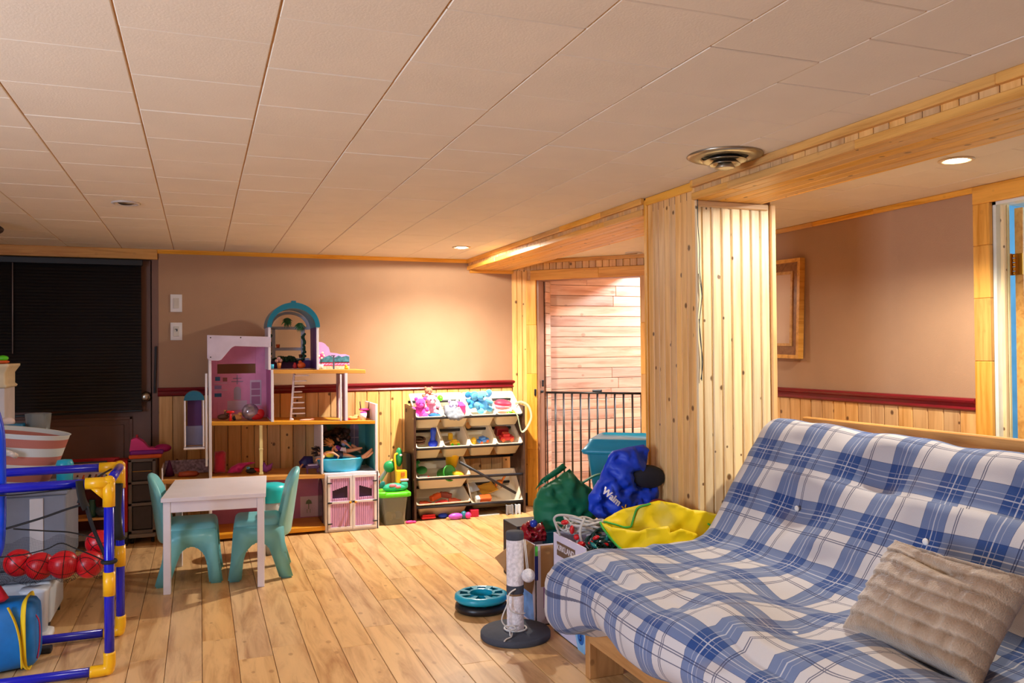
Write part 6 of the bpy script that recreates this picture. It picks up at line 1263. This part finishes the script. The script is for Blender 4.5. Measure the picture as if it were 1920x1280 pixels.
# green shopping bag
GRN = P('bag_green', (0, 112, 76), .6, .05, 10, bump=.15, bscale=60)
gbag = thing('green_bag', 'dark green fabric shopping bag beside the column', 'bag', (1.54, 3.42, .3))
inflate([(1.375, .33), (1.385, .47), (1.42, .535), (1.52, .585), (1.555, .608), (1.60, .555), (1.665, .51), (1.70, .46), (1.69, .38), (1.60, .31), (1.45, .30)], .10, MX((0, 3.38, 0)), GRN, 'bag_body', gbag, .016, .026, 9, 3)
inflate([(1.395, .515), (1.43, .565), (1.535, .630), (1.555, .608), (1.52, .585), (1.42, .535)], .008, MX((0, 3.41, 0)), GRN, 'rear_flap', gbag, .018, .004, 9, 4); bm = B(); tube(bm, smoothpts([(1.61, 3.36, .545), (1.66, 3.34, .575), (1.70, 3.33, .58), (1.68, 3.32, .545), (1.72, 3.31, .54), (1.73, 3.31, .50), (1.67, 3.32, .515)], 5), .020, 8, flat=.25); obj('bag_handle', bm, GRN, gbag, True)
text('printed_mark', 'S', .03, MX((1.44, 3.400, .548), (PI/2, -.6, 0)), P('print_mint', (150, 220, 200), .6), gbag); 
# blue shopping bag with printed name
BLB = P('bag_royal', (0, 62, 205), .5, .05, 10, bump=.12, bscale=50)
bb = thing('royal_bag', 'royal blue shopping bag with white lettering against column', 'bag', (1.68, 3.08, .4)); yb_ = 3.10
inflate([(1.51, .475), (1.515, .535), (1.565, .60), (1.60, .68), (1.625, .715), (1.70, .728), (1.775, .735), (1.80, .715), (1.79, .655), (1.765, .60), (1.74, .565), (1.775, .575), (1.80, .600), (1.83, .580), (1.84, .53), (1.835, .45), (1.70, .42), (1.56, .43)], .055, MX((0, yb_, 0)), BLB, 'bag_body', bb, .014, .030, 11, 7)
MTX = MX((1.585, yb_-.066, .535), (PI/2, 0, 0)) @ Matrix.Rotation(math.radians(-40), 4, 'Z')
text('printed_name', 'Walm', .040, MTX, WHITE, bb, .002, .001); bm = B()
for k in range(6):
    a = PI/3*k+.3; rbox(bm, (1.648+.014*math.cos(a), yb_-.062, .478+.014*math.sin(a)), (.014, .003, .005), .001, 1, rot=(0, -a, 0))
tag(obj('printed_spark', bm, P('spark_yellow', (250, 180, 30), .6), bb), None, None, None, 'stuff')
toy('table_paddle', 'black round paddle lying in the blue bag', 'paddle', (1.775, 3.06, .60), [('face', P('paddle_navy', (28, 34, 50), .7), [('e', (0, 0, 0), (.082, .020, .046), (0, .12, 0))]), ('rim', P('paddle_rim', (16, 16, 20), .5), [('e', (.002, .012, .002), (.087, .014, .050), (0, .12, 0))])])
ball('brown_ball', 'brown ball half hidden behind yellow bag', 'ball', (1.785, 3.00, .462), .056, P('ball_brown', (150, 62, 34), .5)); bm = B(); rbox(bm, (1.805, 2.952, .500), (.05, .004, .02), .001, 1, rot=(-.6, .2, 0)); tag(obj('paper_label', bm, P('paper_white', (226, 224, 226), .6)), 'white paper label beside the brown ball', 'label')
# yellow bag with green piping, lying open
YB_ = P('bag_lemon', (240, 206, 0), .5, .04, 10, bump=.12, bscale=50); GP = P('piping_green', (60, 170, 60), .5)
yb = thing('yellow_bag', 'bright yellow bag with green piping lying open behind futon', 'bag', (1.7, 2.80, .4))
def sheet(nm, poly, bulge, yc, slope, seed, drop, thick=.004, z0=.45):
    pts_ = [Vector(p_) for p_ in poly]; n0 = len(pts_)
    bm = B(); x0 = min(p_.x for p_ in pts_); x1 = max(p_.x for p_ in pts_); z_0 = min(p_.y for p_ in pts_); z_1 = max(p_.y for p_ in pts_); stp = .014
    bd_ = []
    for i in range(n0):
        a, c = pts_[i], pts_[(i+1) % n0]; m_ = max(1, int((c-a).length/stp)); bd_ += [a.lerp(c, k/m_) for k in range(m_)]
    def ins(p_):
        c = False
        for i in range(len(bd_)):
            a, b1_ = bd_[i], bd_[i-1]
            if (a.y > p_.y) != (b1_.y > p_.y) and p_.x < (b1_.x-a.x)*(p_.y-a.y)/(b1_.y-a.y)+a.x: c = not c
        return c
    inn = []; z = z_0; r_ = 0
    while z < z_1:
        x = x0+(stp/2 if r_ % 2 else 0)
        while x < x1:
            p_ = Vector((x, z))
            if ins(p_) and min((p_-b_).length for b_ in bd_) > stp*.5: inn.append(p_)
            x += stp
        z += stp*.87; r_ += 1
    vs, es, fs, *_ = delaunay_2d_cdt(bd_+inn, [], [list(range(len(bd_)))], 1, 1e-6)
    def Y(p_):
        f = (p_.x-x0)/(x1-x0); w = .014*(abs(noise.noise(Vector((p_.x*11, p_.y*11, seed))))*2-.5)+.006*noise.noise(Vector((p_.x*30, p_.y*30, seed+5)))
        return yc-drop*max(0, min(1, (p_.x-1.56)/.20))+slope*(p_.y-z0)+bulge*math.sin(PI*f)**.8+w*(.4 if p_.x > 1.8 else 1)
    V = [bm.verts.new((p_.x, Y(p_), p_.y)) for p_ in vs]
    for f in fs: bm.faces.new([V[i] for i in f]).smooth = True
    bmesh.ops.recalc_face_normals(bm, faces=bm.faces[:])
    o = obj(nm, bm, YB_, yb, True); m_ = o.modifiers.new('s', 'SOLIDIFY'); m_.thickness = thick
    return lambda x, z: Vector((x, Y(Vector((x, z))), z))
back_ = [(1.476, 0.470), (1.529, 0.495), (1.627, 0.528), (1.691, 0.545), (1.740, 0.538), (1.800, 0.512), (1.860, 0.502), (1.910, 0.486), (1.966, 0.474), (1.996, 0.466), (1.966, 0.416), (1.920, 0.371), (1.890, 0.351), (1.760, 0.356), (1.619, 0.346), (1.529, 0.402)]
front_ = [(1.415, 0.491), (1.451, 0.473), (1.497, 0.463), (1.553, 0.452), (1.614, 0.466), (1.665, 0.468), (1.669, 0.443), (1.715, 0.457), (1.790, 0.429), (1.855, 0.389), (1.865, 0.364), (1.790, 0.359), (1.682, 0.374), (1.588, 0.363), (1.517, 0.358), (1.466, 0.407)]
fb = sheet('rear_panel', back_, .01, 2.90, .12, 2.0, .135); ff = sheet('front_panel', front_, -.045, 2.80, .05, 9.0, .045)
def pipg(nm, f, pts_, dy=-.004, r=.0055):
    bm = B(); P2 = smoothpts([(x, 0, z) for x, z in pts_], 6); tube(bm, [f(p_.x, p_.z)+Vector((0, dy, 0)) for p_ in P2], r, 6, flat=.7); obj(nm, bm, GP, yb, True)
pipg('piping', ff, [(1.415, 0.491), (1.425, 0.463), (1.466, 0.407), (1.517, 0.358)]); pipg('piping', ff, [(1.517, 0.360), (1.589, 0.363), (1.665, 0.376), (1.732, 0.372), (1.790, 0.362), (1.862, 0.366)]); pipg('piping', fb, [(1.476, 0.470), (1.519, 0.457), (1.561, 0.442), (1.586, 0.443)], -.012); pipg('piping', fb, [(1.586, 0.443), (1.601, 0.484), (1.615, 0.518), (1.656, 0.535)], -.012)
pipg('piping', fb, [(1.870, 0.452), (1.911, 0.432), (1.946, 0.421)], -.006); pipg('piping', fb, [(1.996, 0.466), (1.966, 0.416), (1.915, 0.368)], -.004)
toy('bag_support_crate', 'brown carton under the heaped bags', 'carton', (1.715, 3.10, 0), [('carton', CARD2, [('b', (0, 0, .20), (.19, .30, .40), .003)])])
